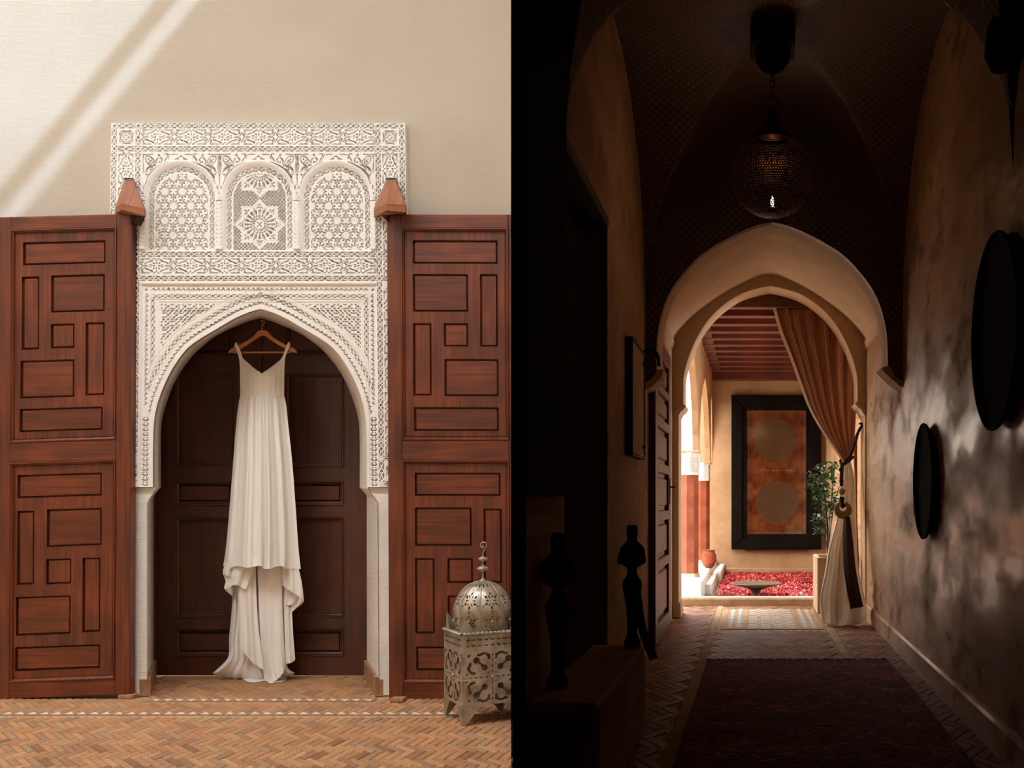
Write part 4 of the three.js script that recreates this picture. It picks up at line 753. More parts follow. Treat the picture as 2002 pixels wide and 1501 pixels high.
  const gore = maskOf(120, 240, (x, w, h) => { // v runs from the bottom of the picture to its top
    const flower = (cx, cy, k) => { for (let i = 0; i < 12; i++) { const a = i * Math.PI / 6; x.save(); x.translate(cx, cy); x.rotate(a); if (i % 2) { ctxHole(x, [[20 * k, 0], [34 * k, -6 * k], [44 * k, 0], [34 * k, 6 * k]]); } else ctxHole(x, [[10 * k, 0], [22 * k, -4 * k], [33 * k, 0], [22 * k, 4 * k]]); x.restore(); } for (let i = 0; i < 6; i++) { const a = i * Math.PI / 3 + 0.52; ctxHole(x, [[cx + Math.cos(a) * 47 * k, cy + Math.sin(a) * 47 * k], [cx + Math.cos(a + 0.16) * 54 * k, cy + Math.sin(a + 0.16) * 54 * k], [cx + Math.cos(a - 0.16) * 54 * k, cy + Math.sin(a - 0.16) * 54 * k]]); } };
    x.save(); x.scale(1, 0.68); flower(60, 282, 1.04); flower(60, 164, 1.02); x.restore(); for (const q of [20, 60, 100]) { ctxHole(x, [[q, 66], [q - 9, 54], [q, 38], [q + 9, 54]]); } ctxHole(x, [[60, 30], [46, 20], [60, 6], [74, 20]]);
  });
  for (let k = 0; k < 8; k++) {
    const a0 = k * Math.PI / 4 + 0.39, a1 = a0 + Math.PI / 4;
    part(t, 'dome_gore', grid(96, 150, (u, v) => { const [r, y] = pr(v), a = lerp(a0, a1, u), rr2 = r * (1 + 0.028 * Math.sin(u * Math.PI) - 0.028 + 0.045 * (Math.cos((u - 0.5) * Math.PI / 4) < 1 ? 0 : 0)); return W(Math.sin(a) * rr2, y1 + 0.004 + y, Math.cos(a) * rr2); }, (u, v) => [u * 0.09, v * 0.2], (u, v) => gore(u, v) || u < 0.06 || u > 0.94), M.silver);
    const pts = []; for (let i = 0; i <= 16; i++) { const [r, y] = pr(i / 16); pts.push(W(Math.sin(a0) * (r * 0.973 + 0.0008), y1 + 0.004 + y, Math.cos(a0) * (r * 0.973 + 0.0008))); } part(t, 'dome_rib', tube(pts, 0.0022, 30, 6), M.silver);
    const b = a0 + Math.PI / 8, [r2, yy] = pr(0.24); const g = new THREE.SphereGeometry(0.006, 12, 8); const c = W(Math.sin(b) * (r2 + 0.001), y1 + yy, Math.cos(b) * (r2 + 0.001)); g.translate(c.x, c.y, c.z); part(t, 'boss', g, M.silver);
  }
  const f0 = y1 + 0.195;
  part(t, 'finial', lathe([[0.02, f0 - 0.006], [0.021, f0], [0.014, f0 + 0.006], [0.008, f0 + 0.011], [0.004, f0 + 0.016], [0.0035, f0 + 0.04], [0.01, f0 + 0.043], [0.02, f0 + 0.049], [0.025, f0 + 0.0545], [0.02, f0 + 0.06], [0.009, f0 + 0.066], [0.0035, f0 + 0.069], [0.0033, f0 + 0.082], [0.009, f0 + 0.085], [0.017, f0 + 0.0895], [0.02, f0 + 0.094], [0.016, f0 + 0.0985], [0.007, f0 + 0.103], [0.003, f0 + 0.106]], 32, V(C.x, 0, C.z)), M.silver);
  const hk = [[0, 0.104], [0.001, 0.118], [0.008, 0.132], [0.014, 0.146], [0.011, 0.158], [0.001, 0.161], [-0.008, 0.154], [-0.007, 0.143], [0.001, 0.140], [0.004, 0.146], [0.0, 0.149]].map(([x, y]) => V(C.x + x, f0 + y, C.z)); part(t, 'hook', tube(hk, 0.0024, 60, 8), M.silver);
}

// ================================================================ THE PATIO'S OTHER WALLS AND ITS ROOF (outside the frame: they shape the light)
const RAY = (1001.6 - PX) / F;                                // the line of the added partition wall, X = RAY * depth
const bx = (...a) => new MB().box(...a).geo();
const YR = 4.4;
{
  solo('wall_left', bx(-5.9, -5.6, -0.3, 4.4, -5.2, -0.3), M.cream, 'cream side wall of the open patio', 'wall', 'structure');
  solo('added_wall_front', merged([bx(-5.9, -0.9, -0.3, YR, -0.6, -0.3), bx(-0.9, -0.14, 1.35, YR, -0.6, -0.3), bx(-0.9, -0.14, -0.3, 0.4, -0.6, -0.3)]), M.dark, 'added unseen dark wall keeping patio light from the corridor, with the opening that looks into the patio', 'wall', 'structure');  // added out of view so patio light does not leak into the corridor
  part(scene.children[scene.children.length - 1], 'bounce_face', merged([bx(-5.6, -0.9, 0, YR, -0.62, -0.6), bx(-0.9, -0.16, 1.35, YR, -0.62, -0.6), bx(-0.9, -0.16, 0, 0.4, -0.62, -0.6)]), M.cream);  // pale skin added to bounce light onto the doorway wall
  const toRoof = (px, py) => { const p = at(px, py, D), k = (YR - p.y) / -SUN.y; return [p.x - SUN.x * k, p.z - SUN.z * k]; };
  const slabs = (pts, y, th) => { const s = shapeOf(pts.map(([x, z]) => [x, -z])), g = new THREE.ExtrudeGeometry(s, { depth: th, bevelEnabled: false }); g.rotateX(-Math.PI / 2); g.translate(0, y, 0); return boxUV(g); };
  const ext = (a, b, t) => [a[0] + (b[0] - a[0]) * t, a[1] + (b[1] - a[1]) * t];
  const e0 = toRoof(100, 401), e1 = toRoof(427, 6);            // foot of the lit strip's far edge on the roof
  const b0 = toRoof(3, 384), b1 = toRoof(319, 3), c0 = toRoof(17, 410), c1 = toRoof(352, 3);
  const zSky = -D + 1.85, lo = ext(e0, e1, -0.9);
  const tz = (-D - e0[1]) / (e1[1] - e0[1]), hi = ext(e0, e1, tz);
  const inner = hi[0] < -0.7 ? [[hi[0], -D], [-0.62, -D]] : [ext(e0, e1, (-0.62 - e0[0]) / (e1[0] - e0[0]))];
  const roof = [lo, ...inner, [-0.62, zSky], [-5.9, zSky]];
  if (lo[0] > -5.9) roof.push([-5.9, lo[1]]);
  solo('ceiling', slabs(roof, YR, 0.12), M.cream, 'patio roof whose slanting edge throws the streak of shade on the wall', 'roof', 'structure');
  solo('ceiling', slabs([[-5.9, -1.3], [-0.1, -1.3], [-0.1, 0], [-5.9, 0]], YR, 0.12), M.cream, 'strip of patio roof over the opening to the corridor', 'roof', 'structure');
  solo('roof_beam', slabs([ext(b0, b1, -0.6), ext(b0, b1, 1.8), ext(c0, c1, 1.8), ext(c0, c1, -0.6)], YR + 0.02, 0.03), M.cream, 'narrow beam above the patio that casts the thin bar of shade', 'beam', 'structure');
  solo('added_sun_block', bx(-6.4, -5.9, -0.3, 12, -2.68, 3), M.cream, 'added unseen tall wall next to the patio that keeps the sun off its floor', 'house', 'structure');  // added out of view to stop sun coming through the skylight
  // added thin partition that keeps patio light out of the corridor, tapering towards the eye
  const p = new MB(), f = (d, o) => V(RAY * d + o, 0, -d), q = [f(0.6, 0), f(D + 0.02, 0), f(D + 0.02, 0.03), f(0.6, 0.008)];
  for (let i = 0; i < q.length; i++) { const a = q[i], b = q[(i + 1) % q.length]; p.quad(V(a.x, -0.05, a.z), V(b.x, -0.05, b.z), V(b.x, 4.5, b.z), V(a.x, 4.5, a.z)); }
  const pw = solo('added_wall_partition', p.geo(), M.dark, 'added thin dark partition that keeps the light of the patio out of the dim corridor', 'wall', 'structure'), lf = new MB();
  lf.quad(...[[0.62, 0], [D, 0], [D, 4.38], [0.62, 4.38]].map(([d, y]) => V((RAY - 0.0003) * d - 0.0006, y, -d))); part(pw, 'bounce_face', lf.geo(), M.cream);  // pale skin added to bounce light back into the patio
}

// ================================================================ THE CORRIDOR
const XLf = -0.626, XRt = 0.845, ZL = 5.85, Z2 = 7.75, Z2b = 8.05;
{
  // right wall, one long plane that runs on past the arch
  solo('wall_right', merged([bx(XRt, XRt + 0.3, -0.05, 3.3, -8.2, 2.4), bx(XRt, XRt + 0.3, -0.05, 3.0, -12.3, -9.35), bx(XRt, XRt + 0.3, 2.2, 3.0, -9.4, -8.1)]), M.polish, 'long wall of mottled polished brown plaster hung with two round plates', 'wall', 'structure');
  solo('baseboard_right', (() => { const s = shapeOf([[XRt, 0], [XRt - 0.02, 0], [XRt - 0.02, 0.105], [XRt - 0.012, 0.118], [XRt, 0.122]]), g = new THREE.ExtrudeGeometry(s, { depth: 10, bevelEnabled: false }); g.translate(0, 0, -8.3); return boxUV(g); })(), M.polish, 'plaster skirting along the foot of the polished wall', 'skirting', 'structure');
  // left wall with a doorway to a dark room
  const zA = -3.36, zB = -4.34, lint = 2.065;
  solo('wall_corridor', merged([bx(XLf - 0.012, XLf, -0.05, 3.3, zA, -2.74), bx(XLf - 0.14, XLf, lint, 3.3, zB, zA), bx(XLf - 0.3, XLf, -0.05, 3.3, -Z2 - 0.02, zB)]), M.left, 'brown plaster wall with a dark doorway, a sign and a panelled door', 'wall', 'structure');
  solo('trim_2', (() => { const m = new MB(); m.box(XLf - 0.13, XLf + 0.006, lint - 0.03, lint + 0.012, zB, zA, 0.004); return m.geo(1); })(), M.bracket, 'dark wooden lintel edge of the dark doorway', 'lintel', 'structure');
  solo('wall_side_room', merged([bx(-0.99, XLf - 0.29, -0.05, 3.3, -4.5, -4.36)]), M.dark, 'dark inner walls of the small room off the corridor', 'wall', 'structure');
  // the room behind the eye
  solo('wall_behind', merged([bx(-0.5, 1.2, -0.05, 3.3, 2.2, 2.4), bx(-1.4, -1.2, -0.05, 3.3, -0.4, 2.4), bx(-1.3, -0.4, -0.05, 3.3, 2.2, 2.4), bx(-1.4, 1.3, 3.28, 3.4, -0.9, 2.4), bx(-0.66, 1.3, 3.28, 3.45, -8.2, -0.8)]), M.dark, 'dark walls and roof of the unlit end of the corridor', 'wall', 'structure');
  // groin vaults, painted with gilt stars
  const YS = 1.96, YC = 3.02, cx = (XLf + XRt) / 2, hx = (XRt - XLf) / 2;
  const arcH = (t) => Math.sqrt(Math.max(0, 1 - t * t));
  for (let k = 0; k < 3; k++) {
    const z0 = -ZL + k * 2.5, hz = 1.25, cz = z0 + hz;
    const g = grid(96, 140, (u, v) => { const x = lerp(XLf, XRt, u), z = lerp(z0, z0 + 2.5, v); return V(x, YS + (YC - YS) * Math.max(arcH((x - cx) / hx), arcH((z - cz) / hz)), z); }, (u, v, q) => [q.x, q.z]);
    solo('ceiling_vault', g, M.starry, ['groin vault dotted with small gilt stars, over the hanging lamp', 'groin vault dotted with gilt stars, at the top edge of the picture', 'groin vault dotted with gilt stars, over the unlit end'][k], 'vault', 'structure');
  }
  // ---- end wall with the pointed arch
  const OUT = smoothTab([[434, 0], [438, 20], [447, 47], [472, 98], [500, 141], [530, 170], [565, 196], [600, 212], [645, 223], [690, 226], [725, 226.5]], 120), cA = 1509.5;
  const hw = (y) => interp(OUT, y), hin = (y) => { const k = 458 + (y - 434) * (725 - 458) / (725 - 434); return [k, hw(y) * 0.945]; };
  const ys = []; for (let y = 434; y <= 725; y += y < 450 ? 1 : 4) ys.push(y); ys.push(725);
  const outer = [...ys.slice().reverse().map((y) => [cA - hw(y), y]), ...ys.slice(1).map((y) => [cA + hw(y), y])];
  const inner = [...ys.slice().reverse().map((y) => { const [k, h] = hin(y); return [cA - 0.5 - h, k]; }), ...ys.slice(1).map((y) => { const [k, h] = hin(y); return [cA - 0.5 + h, k]; })];
  const pl = at(1262, 752, ZL), topY = PY - (3.25 - EYE) * F / ZL;
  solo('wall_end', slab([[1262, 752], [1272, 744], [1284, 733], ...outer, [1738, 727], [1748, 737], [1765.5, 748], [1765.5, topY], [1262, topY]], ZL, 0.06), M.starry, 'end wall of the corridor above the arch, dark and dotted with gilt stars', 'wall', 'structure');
  const zr = 6.32, rg = new MB(), o1 = outer.map(([x, y]) => at(x, y, ZL - 0.006)), o0 = outer.map(([x, y]) => at(x, y, ZL + 0.02)), i1 = inner.map(([x, y]) => at(x, y, zr)), i0 = i1.map((p, k) => V(p.x + Math.sign(p.x - 0.1) * 0.05, p.y + 0.08, p.z));
  for (let i = 1; i < o1.length; i++) { rg.quad(o1[i - 1], o1[i], i1[i], i1[i - 1]); rg.quad(i1[i - 1], i1[i], i0[i], i0[i - 1]); }
  const ring = rg.geo(0, 0.7);
  const a1 = solo('arch', ring, M.arch, 'smooth beige pointed arch ring at the end of the corridor, carried on small corbels', 'arch', 'structure');
  part(a1, 'impost', slab([[1737, 714], [1745, 723], [1750, 734], [1757, 740], [1767, 744], [1767, 758], [1757, 753], [1752, 748], [1744, 742], [1737, 735], [1729, 727], [1722, 719]], ZL - 0.016, 0.22, [], 0.006), M.arch);
  part(a1, 'impost', slab([[1283, 722], [1280, 732], [1273, 739], [1261, 748], [1261, 762], [1273, 757], [1281, 749], [1288, 742], [1294, 735], [1298, 722]], ZL - 0.016, 0.22, [], 0.006), M.arch);
  // barrel between the arches
  const BY = 2.085, rise = 0.515, bc = 0.5 * (XLf + XRt), bh = hx;
  const prof = smoothTab([[0, 1], [0.08, 0.985], [0.2, 0.92], [0.42, 0.76], [0.62, 0.57], [0.78, 0.39], [0.9, 0.21], [0.97, 0.08], [1, 0]], 60);
  const bp = (s) => BY + rise * interp(prof, Math.abs(s));
  solo('ceiling_barrel', grid(90, 20, (u, v) => { const s = u * 2 - 1; return V(bc + s * bh, bp(s), lerp(-ZL - 0.05, -Z2 - 0.01, v)); }, (u, v, q) => [q.x * 1.4, q.z]), M.arch, 'smooth beige barrel vault between the two arches', 'vault', 'structure');
  const corn = (x, s) => { const c = shapeOf([[x, BY - 0.05], [x + s * 0.012, BY - 0.045], [x + s * 0.012, BY - 0.02], [x + s * 0.02, BY - 0.012], [x + s * 0.02, BY + 0.004], [x, BY + 0.01]]), g = new THREE.ExtrudeGeometry(c, { depth: Z2 - ZL - 0.2, bevelEnabled: false }); g.translate(0, 0, -Z2); return boxUV(g); };
  solo('trim_3', corn(XRt, -1), M.arch, 'slim plaster cornice where the barrel vault meets the polished wall', 'cornice', 'structure');
  solo('trim_4', corn(XLf, 1), M.arch, 'slim plaster cornice where the barrel vault meets the wall above the panelled door', 'cornice', 'structure');
  // second arch
  const A2 = smoothTab([[559, 0], [563, 20], [574, 56], [590, 83], [611, 108], [635, 128], [660, 143], [684, 154], [707, 162], [730, 168], [744, 169.5], [787, 170]], 100), c2 = 1506;
  const y2 = []; for (let y = 559; y <= 787; y += y < 575 ? 1 : 4) y2.push(y);
  const in2 = [...y2.slice().reverse().map((y) => [c2 - interp(A2, y), y]), ...y2.slice(1).map((y) => [c2 + interp(A2, y), y])];
  const X2 = (x) => PX + x * F / Z2, bot = PY + (EYE + 0.02) * F / Z2, t2 = PY - (3.0 - EYE) * F / Z2;
  const a2 = solo('arch', slab([[X2(XLf) - 4, bot], [1327, bot], [1327, 809], [1329, 804], [1333, 802], [1334.5, 797], [1336, 795], ...in2, [1676, 789], [1678, 794], [1683, 797], [1685, 802], [1689, 804], [1691, 809], [1691, bot], [X2(XRt) + 4, bot], [X2(XRt) + 4, t2], [X2(XLf) - 4, t2]], Z2, Z2b - Z2, [], 0.006), M.arch, 'inner pointed arch opening to the courtyard gallery, half hung with a curtain', 'arch', 'structure');
  part(a2, 'impost', slab([[1327, 812], [1313, 812], [1313, 806], [1318, 800], [1324, 797], [1337, 790], [1341, 793], [1337, 800], [1331, 805]], Z2 - 0.018, 0.33, [], 0.004), M.arch);
  part(a2, 'impost', slab([[1690, 812], [1701, 812], [1701, 803], [1694, 797], [1689, 794], [1676, 785], [1671, 788], [1676, 795], [1683, 800]], Z2 - 0.018, 0.33, [], 0.004), M.arch);
}
solo('baseboard_arch', merged([new MB().box(XLf, -0.562, 0, 0.115, -Z2b - 0.01, -Z2 + 0.016, 0.006).geo(), new MB().box(0.818, XRt, 0, 0.115, -Z2b - 0.01, -Z2 + 0.016, 0.006).geo()]), M.arch, 'short plaster skirting blocks at the feet of the inner arch', 'skirting', 'structure');
// ---- corridor floor: chevron bricks, two stone strips, patterned tiles by the step
{
  const L = 0.115, W = 0.038, sh = [0, 1].map((k) => paver(L, W, 0.011, (k ? -1 : 1) * Math.PI / 4)), list = [], tone = [];
  const tones = ['#9b6a48', '#8a5a3d', '#a8744f', '#7a4d34', '#946544'].map((c) => new THREE.Color(c));
  chevron(-0.64, 0.86, 3.2, 8.65, L, W, (x, d, k) => {
    if (Math.abs(x + 0.29) < 0.05 || Math.abs(x - 0.52) < 0.05) return;
    if (x > -0.26 && x < 0.5 && (d < 5.6 || (d > 7.02 && d < 8.42))) return;
    if (x < -0.57 && d > 7.7) return;
    const g = sh[k].clone(); g.translate(x, rr(-0.0004, 0.0002), -d); list.push(g); tone.push(tones[Math.floor(rnd() * 5)]);
  });
  const g = merged(list), col = new Float32Array(g.attributes.position.count * 3), per = sh[0].attributes.position.count;
  tone.forEach((c, i) => { for (let j = 0; j < per; j++) c.toArray(col, (i * per + j) * 3); });
  g.setAttribute('color', new THREE.BufferAttribute(col, 3)); part(floor, 'corridor_paving', g, std({ vertexColors: true, roughness: 0.6 }), { kind: 'stuff' });
  for (const [x, s] of [[-0.2895, 1], [0.52, 1]]) for (let k = 0; k < 9; k++) { const z = -3.1 - k * 0.62; part(floor, 'border_stone', new MB().box(x - 0.0235, x + 0.0235, -0.012, 0.0006, z - 0.615, z, 0.002).geo(), M.stone); }
  for (const [a, b, c, d] of [[-0.335, -0.318, 3.1, 8.6], [-0.261, -0.245, 5.68, 7.0], [0.48, 0.492, 5.68, 8.6], [0.548, 0.565, 3.1, 8.6]]) part(floor, 'border_strip', new MB().box(a, b, -0.012, -0.0004, -d, -c).geo(), M.terracotta);
  // the tile rug: a field of star tiles with borders
  const x0 = -0.245, x1 = 0.485, zn = 7.05, zf = 8.40, back = M.terracotta, t = thing('tile_rug', 'patterned panel of pale star tiles laid in the floor before the pool step', 'tilework', V((x0 + x1) / 2, 0, -(zn + zf) / 2), undefined, 'structure');
  part(t, 'bed', new MB().box(x0, x1, -0.01, -0.0012, -zf, -zn).geo(), M.stone);
  const blue = plaster('#b9b6ad', '#9fa3a2', 0.7, 0.2, 0.001), sand = plaster('#c7a27b', '#b48b62', 0.6, 0.2, 0.001);
  const st = (r, n, k, x, z, y) => { const m = new MB(), P = []; for (let i = 0; i < n * 2; i++) { const a = i * Math.PI / n, q = i % 2 ? r * k : r; P.push(V(x + Math.cos(a) * q, y, z + Math.sin(a) * q)); } for (let i = 0; i < P.length; i++) m.tri(V(x, y, z), P[(i + 1) % P.length], P[i]); return m.geo(); };
  const W1 = [], W2 = [], W3 = [], stz = (...q) => { const g = st(...q); g.translate(0, 0, -q[4]); g.scale(1, 1, 1.5); g.translate(0, 0, q[4]); return g; };
  const band = (a, b, c, d) => { W3.push(new MB().box(a, b, -0.004, 0.0005, -d, -c, 0.001).geo()); };
  band(x0 + 0.005, x0 + 0.03, zn, zf); band(x1 - 0.03, x1 - 0.005, zn, zf); band(x0 + 0.17, x0 + 0.19, zn + 0.02, zf - 0.02); band(x1 - 0.19, x1 - 0.17, zn + 0.02, zf - 0.02); band(x0 + 0.03, x1 - 0.03, zn, zn + 0.04); band(x0 + 0.03, x1 - 0.03, zf - 0.04, zf);
  for (let i = 0; i < 12; i++) for (const [xs, k] of [[x0 + 0.07, 0], [x0 + 0.128, 1], [x1 - 0.07, 0], [x1 - 0.128, 1]]) { const z = -zn - 0.1 - i * 0.105; W1.push(stz(0.033, 4, 0.6, xs, z - k * 0.052, 0.0007)); W2.push(stz(0.018, 4, 0.7, xs, z - 0.052 - k * 0.052, 0.0006)); }
  for (let i = 0; i < 4; i++) for (let j = 0; j < 8; j++) { const x = x0 + 0.231 + i * 0.09, z = -zn - 0.11 - j * 0.162; W1.push(stz(0.043, 8, 0.66, x, z, 0.0007)); W2.push(stz(0.014, 8, 0.7, x, z, 0.0011)); if (i < 3) W1.push(stz(0.026, 4, 0.62, x + 0.045, z - 0.081, 0.0007)); }
  part(t, 'star_tiles', merged(W1), M.tile, { kind: 'stuff' }); part(t, 'lozenge_tiles', merged(W2), blue, { kind: 'stuff' }); part(t, 'border_tiles', merged(W3), sand, { kind: 'stuff' });
}
// ================================================================ THE GALLERY WITH THE POOL, AND THE BRIGHT COURT BEYOND ITS COLUMNS
const XA = -0.595, ZW = 12.2;
{
  solo('wall_far', (() => { const m = new MB(); m.box(-0.66, 1.14, -0.3, 3.0, -ZW - 0.3, -ZW); return m.geo(); })(), M.tan, 'warm tan gallery wall behind the framed panel', 'wall', 'structure');
  solo('trim_5', new MB().box(-0.56, 0.86, 0, 0.105, -ZW, -ZW + 0.1, 0.012).geo(), M.tan, 'low plaster kerb at the foot of the tan gallery wall', 'kerb', 'structure');
  // beams of the gallery ceiling, running across
  const t = thing('ceiling_beams', 'reddish wooden ceiling of close beams and boards over the pool gallery', 'ceiling', V(0.2, 2.41, -10), undefined, 'structure');
  for (let k = 0; k < 11; k++) { const z = -8.1 - k * 0.385; part(t, 'beam', new MB().box(-0.52, 1.0, 2.41, 2.53, z - 0.05, z + 0.05, 0.006).geo(1), M.beam); }
  for (let k = 0; k < 18; k++) { const x = -0.62 + k * 0.095; part(t, 'board', new MB().box(x, x + 0.0935, 2.53, 2.56, -ZW, -Z2b + 0.1, 0.003).geo(0), M.beam); }
  part(t, 'wall_plate', new MB().box(-0.52, 1.0, 2.33, 2.45, -ZW + 0.002, -ZW + 0.09, 0.006).geo(1), M.beam);
  part(t, 'edge_beam', new MB().box(-0.64, -0.53, 2.36, 2.53, -ZW, -Z2b, 0.008).geo(0), M.beam);
  part(t, 'edge_beam', new MB().box(-0.5, -0.40, 2.42, 2.53, -ZW + 0.1, -Z2b, 0.006).geo(0), M.beam);
  for (const z of [-9.3, -11.6]) for (const [x, y, l] of [[0.0, 2.36, 0.28], [0.0, 2.29, 0.17]]) part(t, 'bracket', new MB().box(-0.65, -0.52, y - 0.07, y, z - l, z + l, 0.01).geo(0), M.beam);
  solo('roof_terrace', bx(-0.70, 1.35, 2.57, 2.9, -ZW - 0.3, -Z2b + 0.02), M.cream, 'flat roof over the pool gallery', 'roof', 'structure');
  solo('house_block', merged([bx(-5.9, -0.93, -0.3, 2.1, -7.7, -7.4), bx(-5.9, -0.93, 2.0, 2.1, -7.7, -4.62), bx(-5.9, -0.9, -0.05, 2.1, -8.05, -7.72), bx(-0.9, XLf - 0.001, -0.05, 2.65, -8.05, -7.72)]), M.far, 'rooms between the patio and the inner court', 'house', 'structure');
  // arcade: pointed arches on eight-sided columns
  const colZ = [9.3, 11.6], w = 0.056, XW = -0.535;
  const arcade = (zn, zf, capY) => { // wall over one bay in the plane X = XA, with a pointed opening
    const s = new THREE.Shape(), H0 = capY, mid = (zn + zf) / 2, hwz = (zf - zn) / 2, r = [[1, 0], [0.97, 0.22], [0.86, 0.48], [0.66, 0.72], [0.4, 0.9], [0.16, 1.0], [0, 1.06]], h = 0.78;
    const z0 = Math.max(zn, 8.06), pl = r.map(([a, b]) => [mid - hwz * a, H0 + b * h]).filter((p) => p[0] >= z0); if (z0 > zn) pl.unshift([z0, interp(r.map(([a, b]) => [mid - hwz * a, H0 + b * h]), z0)]); pl.forEach(([z, y], i) => (i ? s.lineTo(-z, y) : s.moveTo(-z, y))); for (const [a, b] of r.slice().reverse()) s.lineTo(-(mid + hwz * a), H0 + b * h); s.lineTo(-zf, 2.5); s.lineTo(-z0, 2.5); s.closePath();
    const g = new THREE.ExtrudeGeometry(s, { depth: w, bevelEnabled: false }); g.rotateY(-Math.PI / 2); g.translate(XW + w / 2, 0, 0); return boxUV(g);
  };
  const strip = (zn, zf) => bx(XW - w / 2, XW + w / 2, 1.32, 2.5, -zf, -zn);
  solo('arcade_wall', merged([arcade(7.3, 9.22, 1.32), strip(9.22, 9.38), arcade(9.38, 11.52, 1.32), strip(11.52, 11.68), arcade(11.68, 12.2, 1.32)]), M.tan, 'tan arcade wall of pointed arches between the gallery and the bright court', 'arcade', 'structure');
  // a ledge under the columns, with its stepped edge
  solo('ledge', merged([new MB().box(-0.86, -0.46, -0.1, 0.2, -ZW, -8.9, 0.012).geo(), new MB().box(-0.47, -0.40, -0.1, 0.13, -ZW, -9.4, 0.01).geo(), new MB().box(-0.42, -0.36, -0.1, 0.15, -ZW, -11.0, 0.01).geo()]), M.far, 'white plastered ledge under the two red columns beside the pool', 'ledge', 'structure');
  const names = ['first octagonal column, terracotta shaft under a carved white capital, near the pool kerb', 'second octagonal column, terracotta shaft with the clay pot at its foot'];
  colZ.forEach((z, k) => {
    const c = thing('column', names[k], 'column', V(XA, 0.2, -z), undefined, 'thing');
    const oct = (r0, r1, y0, y1) => { const g = new THREE.CylinderGeometry(r1, r0, y1 - y0, 8, 1); g.rotateY(Math.PI / 8 + 0.16); g.translate(XA, (y0 + y1) / 2, -z); const f = g.toNonIndexed(); f.computeVertexNormals(); return boxUV(f); };
    const R = 0.086; part(c, 'shaft', oct(R, R, 0.23, 1.125), M.redcol); part(c, 'plinth', oct(R * 1.18, R * 1.12, 0.2, 0.235), M.stone);
    const lace = grid(160, 60, (u, v) => { const a = u * 2 * Math.PI, q = Math.cos(Math.PI / 8) / Math.cos(((a + 100 * Math.PI - 0.16) % (Math.PI / 4)) - Math.PI / 8), uu = u * 56, vv = v * 14, hole = sstep(0.15, 0.4, Math.cos(uu * Math.PI) * Math.cos(vv * Math.PI)); const r = R * 1.03 * q + 0.02 * sstep(0.8, 1, v) - 0.007 * hole * (v > 0.12 && v < 0.8 ? 1 : 0) ; return V(XA + Math.sin(a) * r, 1.125 + v * 0.205, -z + Math.cos(a) * r); }, (u, v) => [u, v * 0.2]);
    part(c, 'capital', lace, M.far); part(c, 'abacus', new MB().box(XA - 0.1, XA + 0.1, 1.322, 1.345, -z - 0.1, -z + 0.1, 0.005).geo(), M.tan);
  });
  // clay pot at the second column
  const pz = -10.6, px0 = (1386 - PX) * 10.6 / F; const pot = thing('clay_pot', 'small round clay pot standing on the white ledge by the columns', 'pot', V(px0, 0.2, pz));
  part(pot, 'body', lathe([[0, 0.2], [0.035, 0.2], [0.06, 0.23], [0.078, 0.28], [0.076, 0.33], [0.06, 0.365], [0.058, 0.375], [0.068, 0.385], [0.064, 0.39], [0.05, 0.375], [0.05, 0.34], [0, 0.34]], 28, V(px0, 0, pz)), M.redcol);
  // the pool: a kerb, still water, rose petals
  solo('pool_kerb', merged([new MB().box(-0.66, 0.86, -0.1, 0.069, -8.83, -8.66, 0.014).geo(), new MB().box(-0.40, 0.84, -0.3, -0.1, -12.1, -8.8).geo()]), M.stone, 'worn stone kerb along the front of the petal-strewn pool', 'kerb', 'structure');
  solo('pool_water', (() => { const g = new THREE.PlaneGeometry(1.32, 3.36, 1, 1); g.rotateX(-Math.PI / 2); g.translate(0.2, 0.035, -10.48); return g; })(), std({ color: '#3c3a2e', roughness: 0.06, metalness: 0 }), 'still water of the shallow pool under the red petals', 'water', 'structure');
  const P = [[], [], []], petal = (r, w, lift) => grid(4, 3, (u, v) => { const a = (u - 0.5) * 1.7, q = v; return V(Math.sin(a) * r * q * w, lift * r * (q * q * 0.5 + (u - 0.5) ** 2 * 1.6), Math.cos(a) * r * q); });
  const proto = [petal(0.019, 1.1, 0.8), petal(0.016, 1.3, 1.2), petal(0.022, 0.95, 0.5)];
  for (let i = 0; i < 9500; i++) {
    const z = -8.86 - Math.pow(rnd(), 0.9) * 3.2, x = rr(-0.37, 0.84); const bare = Math.hypot((x + 0.19) / 0.14, (z + 9.05) / 0.2) < 1 || Math.hypot((x - 0.32) / 0.12, (z + 8.98) / 0.08) < 1 || Math.hypot((x - 0.55) / 0.1, (z + 10.4) / 0.2) < 1;
    if (bare && rnd() < 0.93) continue;
    if (x < -0.36 + 0.02 || (z < -9.35 && x < -0.38)) continue;
    const g = proto[i % 3].clone(); g.rotateX(rr(-0.9, 0.7)); g.rotateZ(rr(-0.7, 0.7)); g.rotateY(rr(0, 6.28)); g.translate(x, 0.038 + rr(0, 0.014), z); P[rnd() < 0.5 ? 0 : rnd() < 0.55 ? 1 : 2].push(g);
  }
  const pt = thing('rose_petals', 'thick scatter of red and pink rose petals floating on the pool', 'petals', V(0.2, 0.035, -10.4), undefined, 'stuff');
  ['#d63a30', '#a81d1f', '#f2a596'].forEach((c, k) => part(pt, 'petals', merged(P[k]), std({ color: c, roughness: 0.55, transmission: 0.35, thickness: 0 }), { kind: 'stuff' }));
  // a stone fountain bowl at the kerb
  const b = at(1478, 1150, 9.0); const bowl = thing('fountain_bowl', 'shallow dark stone bowl on a narrow foot at the front of the pool', 'bowl', V(b.x, 0.03, b.z));
